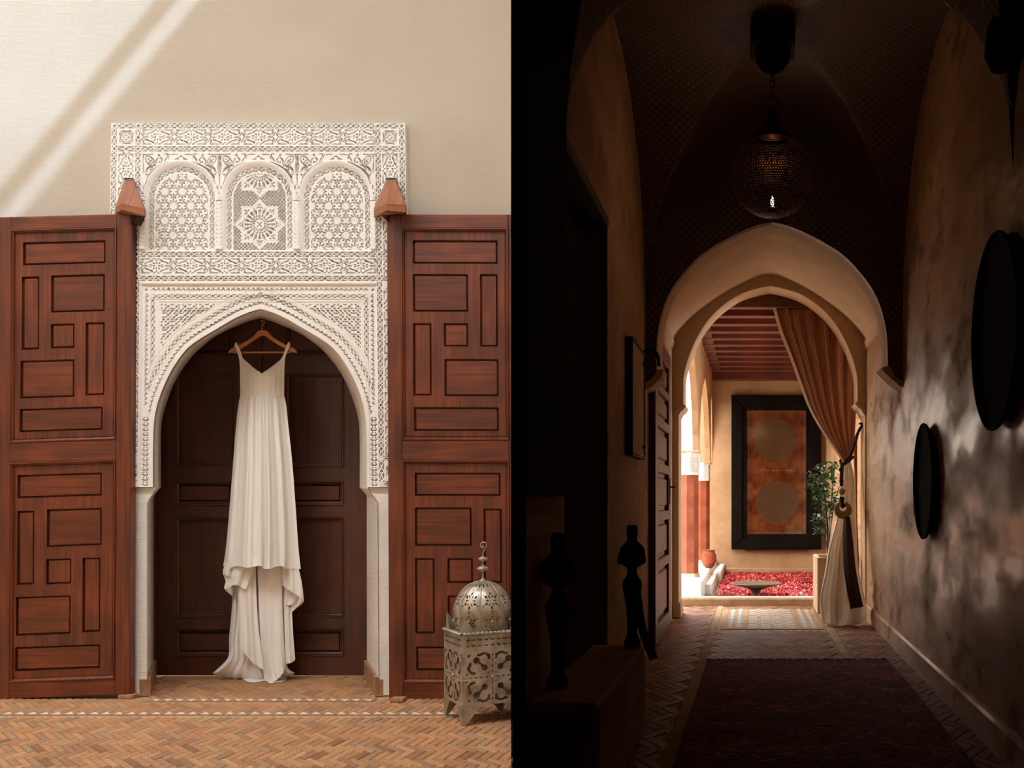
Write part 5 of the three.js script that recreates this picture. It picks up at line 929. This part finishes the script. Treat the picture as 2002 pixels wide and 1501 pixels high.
  part(bowl, 'basin', lathe([[0, 0.112], [0.05, 0.115], [0.13, 0.135], [0.2, 0.152], [0.226, 0.16], [0.232, 0.166], [0.226, 0.171], [0.19, 0.163], [0.1, 0.143], [0, 0.14]], 48, V(b.x, 0, b.z)), M.iron.clone());
  bowl.children[0].material = std({ color: '#5d4630', roughness: 0.5 });
  part(bowl, 'foot', lathe([[0, 0.02], [0.062, 0.02], [0.06, 0.035], [0.044, 0.05], [0.034, 0.075], [0.042, 0.1], [0.07, 0.118], [0, 0.118]], 32, V(b.x, 0, b.z)), bowl.children[0].material);
  const rose = at(1566, 1158, 9.05), rg = []; for (let i = 0; i < 14; i++) { const g = proto[i % 3].clone(); g.rotateX(-0.5 - (i % 3) * 0.3); g.rotateY(i * 2.4); g.translate(rose.x, 0.05 + (i % 3) * 0.006, rose.z); rg.push(g); } solo('white_blossom', merged(rg), std({ color: '#f4efe6', roughness: 0.6 }), 'single white blossom floating among the red petals', 'flower');
  // framed pierced copper panel on the far wall
  const zf = ZW - 0.002, pn = thing('framed_panel', 'tall copper panel pierced with dotted circles in a wide black frame', 'panel', at(1518, 1075, ZW));
  const fr = (x0, y0, x1, y1, wl, d, th, bev, n) => { part(pn, n, slab([[x0, y0], [x1, y0], [x1 - wl, y0 + wl], [x0 + wl, y0 + wl]], d, th, [], bev, 1), M.black); part(pn, n, slab([[x0, y1], [x1, y1], [x1 - wl, y1 - wl], [x0 + wl, y1 - wl]], d, th, [], bev, 1), M.black); part(pn, n, slab([[x0, y0], [x0 + wl, y0 + wl], [x0 + wl, y1 - wl], [x0, y1]], d, th, [], bev), M.black); part(pn, n, slab([[x1, y0], [x1 - wl, y0 + wl], [x1 - wl, y1 - wl], [x1, y1]], d, th, [], bev), M.black); };
  fr(1430, 772, 1606, 1074, 21, ZW - 0.08, 0.079, 0.006, 'frame'); fr(1451, 793, 1585, 1053, 9, ZW - 0.05, 0.05, 0.004, 'inner_frame');
  const cop = std({ color: '#7a4628', roughness: 0.1, ior: 1.9, map: tex(256, 256, (i, x, y) => mix3(hex('#ffffff'), hex('#9a7a60'), clamp(nBig[(y * 2) * 512 + x * 2] * 2.4 - 0.7, 0, 1)), true, 1.5, 1.5) }), lightDot = std({ color: '#86704c', roughness: 0.5 }), dk = std({ color: '#4a3120', roughness: 0.12, ior: 1.9 });
  part(pn, 'copper_sheet', slab([[1458, 800], [1578, 800], [1578, 1046], [1458, 1046]], ZW - 0.03, 0.02), cop);
  const disc = (x, y, r, d) => { const c = at(x, y, d), g = new THREE.CylinderGeometry(r, r, 0.003, 8, 1); g.rotateX(Math.PI / 2); g.translate(c.x, c.y, c.z); return g; }, big = [], dots = [];
  const zd = ZW - 0.0315;
  for (const [cx, cy, R] of [[1515.5, 860, 41], [1518.5, 981, 41]]) { part(pn, 'roundel', (() => { const c = at(cx, cy, zd), g = new THREE.CylinderGeometry(R * zd / F, R * zd / F, 0.0015, 64, 1); g.rotateX(Math.PI / 2); g.translate(c.x, c.y, c.z); return boxUV(g); })(), dk); for (let r = 1.5; r <= R; r += 2.05) { const n = Math.max(4, Math.round(r * 6.283 / 2.15)); for (let i = 0; i < n; i++) { const a = (i + r) / n * 6.283; dots.push(disc(cx + Math.cos(a) * r, cy + Math.sin(a) * r, 0.0027, zd - 0.001)); } } }
  for (let x = 1461; x <= 1575; x += 3.1) for (const y of [803, 806.4, 1040, 1043]) dots.push(disc(x + (y % 2), y, 0.0036, zd)); for (let y = 809; y < 1040; y += 3.1) for (const x of [1461, 1464, 1572, 1575]) dots.push(disc(x, y + (x % 2), 0.0036, zd));
  for (const cx of [1493, 1518, 1543]) for (let i = -4; i <= 4; i++) for (let j = -2; j <= 2; j++) if (Math.abs(i) / 4.2 + Math.abs(j) / 2.2 < 1) dots.push(disc(cx + i * 2.7, 919.5 + j * 2.6, 0.0036, zd));
  part(pn, 'pierced_dots', merged(dots), lightDot, { kind: 'stuff' });
  part(pn, 'lower_rail', slab([[1456, 1074.6], [1580, 1074.6], [1580, 1078], [1456, 1078]], ZW - 0.06, 0.058), std({ color: '#54241a', roughness: 0.5 }));
  // the bright court: floor, far facade with blind stucco arches, high outer walls
  solo('side_court', merged([bx(4.0, 4.3, -0.3, 3.4, -12.5, -7.8), bx(1.14, 4.2, -0.3, 3.4, -8.1, -7.8), bx(1.14, 4.2, -0.3, 3.4, -12.5, -12.2)]), M.far, 'walls of the small sunny court on the other side of the gallery', 'wall', 'structure');
  solo('court_floor', bx(-7.2, -0.85, -0.2, 0.12, -15.2, -8.0), M.stone, 'sunlit stone floor of the bright inner court', 'floor', 'structure');
  solo('added_sun_block', bx(-8, -7.5, -0.3, 15, -16, -7.3), M.cream, 'added unseen tall block that keeps part of the inner court in the shade', 'house', 'structure');  // added out of view to keep sun off the far gallery wall
  solo('wall_court', merged([bx(-7.2, -0.4, 0, 4.2, -15.5, -15.2), bx(-7.5, -7.2, 0, 4.2, -15.5, -7.6)]), M.far, 'white walls of the bright inner court', 'wall', 'structure');
  const ft = thing('court_frieze', 'white carved plaster dado on the far wall of the bright court', 'plasterwork', V(-0.95, 1.2, -15.19), undefined, 'structure');
  part(ft, 'lattice', grid(220, 80, (u, v) => { const x = lerp(-1.35, -0.72, u), y = lerp(1.32, 1.66, v), hole = sstep(0.1, 0.35, Math.cos(x * 200) * Math.cos(y * 200)); return V(x, y, -15.17 - 0.012 * hole); }, (u, v, q) => [q.x, q.y]), M.far);
  solo('dado', bx(-2.6, -0.5, 0.1, 1.28, -15.19, -15.15), M.redcol, 'terracotta dado on the far wall of the bright court', 'dado', 'structure');
}

// ================================================================ THINGS IN THE GALLERY ARCH: PLANTER, CURTAIN
{
  const t = thing('planter_box', 'tall cream plaster planter box half hidden by the tied curtain', 'planter', V(0.655, 0, -8.35));
  const x0 = 0.49, x1 = 0.82, z0 = -8.62, z1 = -8.03, h = 0.441, m = new MB();
  part(t, 'box', (() => { const g = new MB(); g.box(x0, x1, 0, h, z0, z0 + 0.03, 0.004).box(x0, x1, 0, h, z1 - 0.03, z1, 0.004).box(x0, x0 + 0.03, 0, h, z0 + 0.025, z1 - 0.025, 0.004).box(x1 - 0.03, x1, 0, h, z0 + 0.025, z1 - 0.025, 0.004).box(x0 + 0.02, x1 - 0.02, 0.01, 0.1, z0 + 0.02, z1 - 0.02); return g.geo(); })(), M.arch);
  part(t, 'soil', grid(16, 20, (u, v) => V(lerp(x0 + 0.028, x1 - 0.028, u), h - 0.03 + 0.012 * Math.sin(u * 17) * Math.cos(v * 21), lerp(z0 + 0.028, z1 - 0.028, v))), std({ color: '#2b1d13', roughness: 1 }));
  const p = thing('potted_shrub', 'leafy green shrub with thin stems growing in the cream planter', 'plant', V(0.6, 0.41, -8.3));
  const leafG = [], twigs = [], dz = 8.25;
  const leaf = (l, w) => grid(4, 2, (u, v) => { const s = Math.sin(Math.min(1, u * 1.02) * Math.PI) * w; return V((v - 0.5) * 2 * s, 0.12 * l * Math.sin(u * 2.4) + Math.abs(v - 0.5) * s * 0.5, u * l); });
  const L0 = [leaf(0.062, 0.017), leaf(0.05, 0.015), leaf(0.07, 0.019)];
  const stems = [[[1619, 1088], [1618, 1020], [1611, 960], [1600, 905]], [[1619, 1088], [1616, 1040], [1602, 1000], [1593, 960], [1588, 925]], [[1619, 1088], [1622, 1010], [1628, 950], [1632, 908]], [[1619, 1088], [1613, 1050], [1600, 1030], [1594, 1012]], [[1619, 1088], [1624, 1030], [1632, 985], [1641, 950]], [[1619, 1088], [1615, 1000], [1607, 945], [1613, 915]]];
  stems.forEach((s, k) => {
    const pts = s.map(([x, y], i) => at(x, y, dz + (k - 2.5) * 0.05 * i / 3)); twigs.push(tube(pts, 0.0045, 24, 5)); const c = new THREE.CatmullRomCurve3(pts);
    for (let i = 0; i < 46; i++) { const u = 0.38 + 0.62 * Math.pow(rnd(), 0.8), q = c.getPoint(u), g = L0[i % 3].clone(); g.rotateZ(rr(-0.8, 0.8)); g.rotateX(rr(-0.5, 0.9)); g.rotateY(rr(0, 6.283)); g.translate(q.x + rr(-0.03, 0.03), q.y + rr(-0.03, 0.03), q.z + rr(-0.04, 0.04)); leafG.push(g); }
  });
  part(p, 'stem', merged(twigs), std({ color: '#4b3a24', roughness: 0.8 }));
  part(p, 'foliage', merged(leafG), std({ color: '#3f6a2c', roughness: 0.45, transmission: 0.3, thickness: 0 }), { kind: 'stuff' });
}
{
  const t = thing('curtain', 'heavy brown curtain tied back with a tasselled cord and bunched on the floor', 'curtain', V(0.75, 0.003, -7.6));
  const cl = std({ color: '#96603d', roughness: 0.8, sheen: 0.25, sheenColor: new THREE.Color('#d9905a'), sheenRoughness: 0.5, transmission: 0.3, thickness: 0, bumpMap: tex(128, 128, (i, x, y) => ((x + y) % 4 < 2 ? 0.6 : 0.4), false, 60, 60), bumpScale: 0.0002 });
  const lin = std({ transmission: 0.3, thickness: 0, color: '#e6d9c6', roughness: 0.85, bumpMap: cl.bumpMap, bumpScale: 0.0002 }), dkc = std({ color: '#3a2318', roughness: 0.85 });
  const fold = (u, n, ph) => Math.cos(u * n + ph + Math.sin(u * 5) * 0.8);
  part(t, 'upper_drape', cloth([[1503, 548], [1506, 576], [1523, 644], [1545, 699], [1564, 752], [1582, 798], [1604, 838], [1640, 891], [1650, 906]], [[1702, 548], [1700, 576], [1690, 660], [1680, 720], [1675, 780], [1672, 840], [1668, 885], [1662, 908]], 150, 90, (u, v) => 8.14 + (0.05 * fold(Math.pow(u, 0.85), 44, 0) + 0.02 * fold(u, 91, 2)) * (1 - 0.75 * v * v) - 0.1 * sstep(0.5, 1, v)), cl);
  part(t, 'lining_edge', cloth([[1503, 548], [1506, 576], [1522, 644], [1544, 699], [1563, 752], [1581, 798], [1603, 838], [1639, 891], [1649, 906]], [[1506, 548], [1511, 576], [1529, 644], [1550, 699], [1569, 752], [1586, 798], [1608, 838], [1642, 889], [1652, 905]], 6, 60, (u, v) => 8.07 - 0.08 * sstep(0.5, 1, v)), lin);
  const zt = (y) => lerp(8.0, 7.28, sstep(900, 1215, y));
  part(t, 'lower_drape', cloth([[1648, 903], [1643, 930], [1641, 962], [1637, 1000], [1631, 1030], [1620, 1070], [1614, 1110], [1606, 1150], [1601, 1180], [1602, 1205], [1612, 1222]], [[1664, 903], [1670, 930], [1673, 962], [1674, 1000], [1675, 1040], [1677, 1090], [1682, 1130], [1690, 1165], [1697, 1190], [1699, 1206], [1690, 1222]], 110, 120,
    (u, v, x, y) => Math.min(zt(y) - 0.05 * Math.sin(u * Math.PI) * v + 0.035 * fold(u, 17, 1.2 + v * 1.5) * (0.3 + v) + 0.012 * fold(u, 39, v * 3) + 0.02 * sstep(0.62, 0.85, v) * Math.sin(v * 34 + u * 7 + Math.sin(u * 11) * 1.5), 8.02), [[1611, 1219], [1628, 1224], [1650, 1225], [1672, 1222], [1690, 1217]]), lin);
  part(t, 'painted_shade_fold', cloth([[1650, 1010], [1648, 1060], [1650, 1110], [1655, 1150], [1663, 1190]], [[1662, 1010], [1668, 1060], [1673, 1110], [1680, 1150], [1688, 1186]], 20, 40, (u, v, x, y) => zt(y) - 0.055 - 0.03 * Math.sin(u * Math.PI)), dkc);  // the shade of this fold is put into its near-black cloth colour
  part(t, 'back_fall', cloth([[1668, 880], [1671, 940], [1672, 1000], [1673, 1060], [1675, 1100]], [[1676, 850], [1676, 940], [1676, 1000], [1678, 1060], [1680, 1110]], 12, 40, (u, v) => 8.0 + 0.01 * Math.cos(u * 9)), cl);
  const cord = dkc, hookP = at(1688, 829, 7.9);
  part(t, 'tie_cord', merged([tube([hookP, at(1679, 842, 7.88), at(1672, 866, 7.86), at(1662, 890, 7.83), at(1650, 906, 7.82)], 0.011, 30, 8), tube([hookP, at(1682, 838, 7.9), at(1674, 852, 7.95), at(1670, 868, 8.02), at(1668, 885, 8.06)], 0.010, 30, 8), tube([at(1643, 900, 7.86), at(1646, 908, 7.80), at(1655, 904, 7.80), at(1668, 893, 7.86)], 0.012, 20, 8), tube([at(1647, 905, 7.8), at(1645, 930, 7.79), at(1645, 950, 7.79)], 0.014, 20, 8), tube([at(1646, 972, 7.77), at(1645, 982, 7.76), at(1650, 992, 7.76)], 0.02, 12, 8)]), cord);
  const bd = (x, y, r) => { const c = at(x, y, 7.78), g = new THREE.SphereGeometry(r, 20, 14); g.translate(c.x, c.y, c.z); return g; };
  part(t, 'wooden_bead', bd(1646, 961, 0.027), std({ color: '#a88c68', roughness: 0.6 })); part(t, 'wooden_bead', bd(1644, 918, 0.017), cord); part(t, 'wooden_bead', bd(1645, 940, 0.018), cord);
  part(t, 'crescent_disc', (() => { const s = new THREE.Shape(), c = at(1648, 997, 7.74), r = 0.063; s.absarc(0, 0, r, Math.PI * 0.62, Math.PI * 2.38, false); s.absarc(0, 0.02, r * 0.5, Math.PI * 2.3, Math.PI * 0.7, true); const g = new THREE.ExtrudeGeometry(s, { depth: 0.012, bevelEnabled: true, bevelSize: 0.004, bevelThickness: 0.004, curveSegments: 24 }); g.translate(c.x, c.y, c.z); return g; })(), std({ color: '#a8946f', roughness: 0.5 }));
  solo('wall_hook', tube([V(0.842, hookP.y + 0.01, hookP.z), V(0.80, hookP.y + 0.004, hookP.z), hookP, V(hookP.x + 0.004, hookP.y + 0.03, hookP.z)], 0.005, 14, 6), M.iron, 'small iron hook in the wall holding the curtain cord', 'hook');
}
// ================================================================ THINGS IN THE CORRIDOR
{ // panelled door folded back against the left wall, just before the arch
  const x = -0.585, z0 = -7.12, z1 = -6.02, y1 = 1.885, t = thing('door_4', 'tall brown panelled wooden door standing open along the corridor wall before the arch', 'door', V(x, 0.012, (z0 + z1) / 2), undefined, 'structure');
  const wd = wood('#5f3822', '#472715'), bxx = (n, za, zb, ya, yb, xa, xb, c, turn) => part(t, n, new MB().box(xa, xb, ya, yb, za, zb, c).geo(turn), wd);
  bxx('stile', z0, z0 + 0.17, 0.012, y1, x - 0.038, x, 0.004, 0); bxx('stile', z1 - 0.17, z1, 0.012, y1, x - 0.038, x, 0.004, 0);
  const rows = [0.012, 0.19, 0.46, 0.52, 0.76, 0.82, 1.06, 1.12, 1.34, 1.40, 1.56, 1.61, 1.78, y1].map((v) => v * 1);
  for (let i = 0; i < rows.length; i += 2) bxx('rail', z0 + 0.17, z1 - 0.17, rows[i], rows[i + 1] - (i ? 0 : 0.06) - 0.0, x - 0.038, x, 0.004, 1);
  bxx('back_board', z0 + 0.1, z1 - 0.1, 0.02, y1 - 0.01, x - 0.036, x - 0.028, 0, 0);
  const edges = []; for (let i = 0; i < rows.length - 1; i += 2) edges.push([rows[i + 1] - (i ? 0 : 0.06), rows[i + 2] ?? y1]);
  for (const [a, b] of edges) if (b - a > 0.05) { bxx('panel', z0 + 0.2, z1 - 0.2, a + 0.03, b - 0.03, x - 0.03, x - 0.012, 0.012, 1); }
  part(t, 'handle', merged([tube([V(x, 0.98, z0 + 0.09), V(x + 0.035, 0.98, z0 + 0.09), V(x + 0.04, 0.975, z0 + 0.19)], 0.006, 14, 6), new MB().box(x, x + 0.005, 0.86, 1.04, z0 + 0.065, z0 + 0.115, 0.002).geo()]), M.iron);
}
{ // framed board on the left wall
  const t = thing('wall_sign', 'flat rectangular board in a dark frame hung on the corridor wall beside the door', 'board', V(-0.6, 1.1, -5.2)), xa = XLf, xb = XLf + 0.032;
  const z0 = -5.47, z1 = -4.93, y0 = 1.104, y1 = 1.665; part(t, 'board', new MB().box(xa, xb, y0, y1, z0, z1, 0.003).geo(), M.arch);
  const f = (za, zb, ya, yb) => part(t, 'frame', new MB().box(xa, xb + 0.006, ya, yb, za, zb, 0.002).geo(), M.bracket); f(z0 - 0.006, z0 + 0.008, y0, y1); f(z1 - 0.008, z1 + 0.012, y0, y1); f(z0, z1, y0 - 0.006, y0 + 0.008); f(z0, z1, y1 - 0.008, y1 + 0.006);
  for (const y of [y0 + 0.06, y1 - 0.06]) { const g = new THREE.SphereGeometry(0.012, 10, 8); g.translate(xb + 0.004, y, z0 + 0.05); part(t, 'screw_head', g, M.iron); }
  solo('coat_hook', merged([tube([V(XLf, 1.69, -5.62), V(XLf + 0.05, 1.71, -5.62), V(XLf + 0.085, 1.69, -5.62), V(XLf + 0.1, 1.62, -5.62)], 0.009, 16, 8), tube([V(XLf, 1.69, -5.62), V(XLf + 0.015, 1.62, -5.62), V(XLf + 0.015, 1.59, -5.62)], 0.01, 8, 8)]), M.iron, 'dark iron hook on the wall between the board and the arch', 'hook');
}
{ // two round dark plates on the right wall
  for (const [z, y, r, label] of [[4.94, 0.972, 0.279, 'smaller dark round plate hung low on the polished wall'], [3.48, 1.447, 0.335, 'larger dark round plate hung high on the polished wall']]) {
    const t = thing('wall_plate', label, 'plate', V(XRt - 0.01, y - r, -z), 'round plates on the polished wall');
    const g = lathe([[0, 0.012], [r * 0.6, 0.012], [r * 0.9, 0.02], [r * 0.985, 0.033], [r, 0.03], [r * 0.99, 0.022], [r * 0.9, 0.006], [r * 0.5, 0.002], [0, 0.002]], 72); g.rotateZ(Math.PI / 2); g.translate(XRt - 0.003, y, -z); part(t, 'dish', boxUV(g), M.figure);
    const w = new THREE.TorusGeometry(r * 0.985, 0.006, 8, 80); w.rotateY(Math.PI / 2); w.translate(XRt - 0.034, y, -z); part(t, 'rim', w, M.figure);
  }
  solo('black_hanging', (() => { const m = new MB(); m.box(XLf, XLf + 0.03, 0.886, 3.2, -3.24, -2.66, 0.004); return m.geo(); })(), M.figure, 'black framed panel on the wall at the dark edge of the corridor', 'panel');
  solo('wall_lamp', lathe([[0, 0], [0.028, 0.01], [0.05, 0.06], [0.042, 0.14], [0.02, 0.2], [0, 0.21]], 20, V(0.79, 2.25, -3.3)), M.figure, 'dark gourd-shaped lamp high at the edge of the polished wall', 'lamp');
}
{ // a low plastered bench and two carved figures standing at it
  solo('bench', new MB().box(XLf, -0.42, 0, 0.325, -3.92, -2.75, 0.012).geo(), M.left, 'low plastered bench built against the wall in the doorway', 'bench');
  const figure = (name, label, cx, d, s, y0, foot) => {
    const c = at(cx, 1100, d), t = thing(name, label, 'figure', V(c.x, y0, c.z), 'carved figures');
    const prof = [[0, 0], [0.04, 0.005], [0.042, 0.03], [0.030, 0.05], [0.027, 0.12], [0.032, 0.2], [0.043, 0.27], [0.05, 0.305], [0.047, 0.335], [0.03, 0.36], [0.024, 0.385], [0.026, 0.4], [0.046, 0.415], [0.063, 0.44], [0.067, 0.475], [0.058, 0.508], [0.036, 0.53], [0.027, 0.54], [0.025, 0.55], [0.026, 0.555], [0.028, 0.6], [0.024, 0.618], [0.022, 0.62], [0, 0.62]].map(([r, y]) => [r * s, y * s]);
    part(t, 'body', lathe(smoothProf(prof), 28, V(c.x, y0, c.z)), M.figure);
    const arm = (sx) => tube([V(c.x + sx * 0.052 * s, y0 + 0.48 * s, c.z + 0.01), V(c.x + sx * 0.062 * s, y0 + 0.435 * s, c.z + 0.03 * s), V(c.x + sx * 0.02 * s, y0 + 0.44 * s, c.z + 0.062 * s)], 0.012 * s, 12, 8);
    part(t, 'arm', arm(1), M.figure); part(t, 'arm', arm(-1), M.figure);
    if (foot) part(t, 'prop', tube([V(c.x + 0.02 * s, y0 + 0.3 * s, c.z), V(c.x + 0.058 * s, y0 + 0.08 * s, c.z + 0.02), V(c.x + 0.115 * s, y0 - 0.06 * s, c.z + 0.03)], 0.022 * s, 16, 8), M.figure);
    return t;
  };
  function smoothProf(p) { const c = new THREE.CatmullRomCurve3(p.map(([x, y]) => V(x, y, 0)), false, 'centripetal'); return c.getPoints(70).map((q) => [q.x, q.y]); }
  figure('carved_figure', 'dark carved wooden figure standing on the end of the bench against the lit wall', 1236, 3.85, 0.735, 0.327, true);
  figure('carved_figure', 'dark carved wooden figure standing in the unlit near corner of the corridor', 1090, 3.0, 0.727, 0.327, false);
}
{ // the runner, with a knotted fringe at its far end
  const t = thing('carpet_runner', 'long dark red patterned runner lying along the corridor floor', 'carpet', V(0.23, 0, -4.4));
  part(t, 'pile', grid(30, 120, (u, v) => V(lerp(-0.262, 0.726, u) + 0.006 * Math.sin(v * 9), 0.008 + 0.003 * Math.sin(v * 22 + u * 2), lerp(-1.0, -5.62, v)), (u, v, q) => [q.x, q.z]), M.carpet);
  const fr = []; for (let i = 0; i < 90; i++) { const x = lerp(-0.26, 0.724, i / 89), k = rr(-0.012, 0.012); fr.push(tube([V(x, 0.009, -5.61), V(x + k * 0.4, 0.008, -5.64), V(x + k, 0.004, -5.67 - rnd() * 0.02)], 0.0035, 5, 4)); }
  part(t, 'fringe', merged(fr), std({ color: '#3a2016', roughness: 1 }), { kind: 'stuff' });
}
{ // hanging lamp: a pierced brass ball under a square ceiling block
  const z = -4.66, c = at(1510, 345, 4.66), R = 0.186, x = c.x, t = thing('pendant_lamp', 'round pierced brass lamp hanging on a chain from the starry vault', 'pendant lamp', V(x, c.y - R, z));
  const br = std({ color: '#34200f', metalness: 0.85, roughness: 0.45 });
  let sd = 5; const hs = (a, b) => { let h = Math.imul(a * 374761393 + b * 668265263, 1274126177); h ^= h >>> 13; return ((h >>> 0) % 1000) / 1000; };
  const NU = 320, NV = 190;
  part(t, 'globe', grid(NU, NV, (u, v) => { const a = u * 2 * Math.PI, th = lerp(0.42, Math.PI - 0.02, v); return V(x + Math.sin(th) * Math.sin(a) * R, c.y + Math.cos(th) * R, z + Math.sin(th) * Math.cos(a) * R); }, (u, v) => [u, v], (u, v) => {
    const row = Math.floor(v * 46), th = lerp(0.42, Math.PI - 0.02, (row + 0.5) / 46), n = Math.max(8, Math.round(92 * Math.sin(th))), fu = u * n + (row % 2) * 0.5, col = Math.floor(fu), du = (fu - col - 0.5) / 0.36, dv = (v * 46 - row - 0.5) / 0.36;
    return !(du * du + dv * dv < 0.75 + 0.5 * hs(row, col % n)) || v > 0.965 || v < 0.02;
  }), br);
  part(t, 'neck_cap', lathe([[0.082, R * 0.88], [0.092, R * 0.93], [0.086, R * 1.0], [0.06, R * 1.12], [0.036, R * 1.22], [0.03, R * 1.34], [0.022, R * 1.4], [0.028, R * 1.46], [0.018, R * 1.54], [0.008, R * 1.6], [0.006, R * 1.7]], 36, V(x, c.y, z)), br);
  for (const a of [0.5, 2.4, 4.2]) { const g = new THREE.SphereGeometry(0.006, 10, 8); g.translate(x + Math.sin(a) * 0.09, c.y + R * 0.96, z + Math.cos(a) * 0.09); part(t, 'stud', g, br); }
  const y0 = c.y + R * 1.68, top = 2.93; let k = 0;
  for (let y = y0 + 0.024; y < top - 0.09; y += k === 1 ? 0.05 : 0.034, k++) { const g = new THREE.TorusGeometry(k === 0 ? 0.026 : 0.013, 0.0032, 8, 20); g.scale(0.8, 1.25, 1); g.rotateY(k % 2 ? Math.PI / 2 : 0); g.translate(x, y, z); part(t, 'chain_link', g, br); }
  part(t, 'ceiling_rose', lathe([[0.004, top - 0.12], [0.012, top - 0.11], [0.05, top - 0.09], [0.075, top - 0.055], [0.084, top - 0.02], [0.08, top], [0, top]], 36, V(x, 0, z)), M.iron);
  part(t, 'ceiling_block', new MB().box(x - 0.1, x + 0.1, top - 0.004, top + 0.075, z - 0.1, z + 0.1, 0.006).geo(), M.bracket);
  // the burning bulb
  const by = c.y - R * 0.62; part(t, 'bulb_holder', lathe([[0, -0.03], [0.022, -0.028], [0.022, -0.012], [0.012, -0.006], [0.01, 0.0], [0, 0.0]], 20, V(x, by - 0.02, z)), M.iron);
  part(t, 'bulb', lathe([[0, -0.002], [0.006, 0.004], [0.0085, 0.016], [0.006, 0.032], [0.002, 0.044], [0, 0.046]], 16, V(x, by - 0.018, z)), std({ color: '#fff2dc', emissive: new THREE.Color(1.0, 0.72, 0.42), emissiveIntensity: 6, roughness: 0.5 }));
  const lamp = new THREE.PointLight(0xffc890, 0.26, 0, 2); lamp.position.set(x, by + 0.005, z); lamp.castShadow = true; lamp.shadow.radius = 0.6; scene.add(lamp);
}
renderer.render(scene, camera);
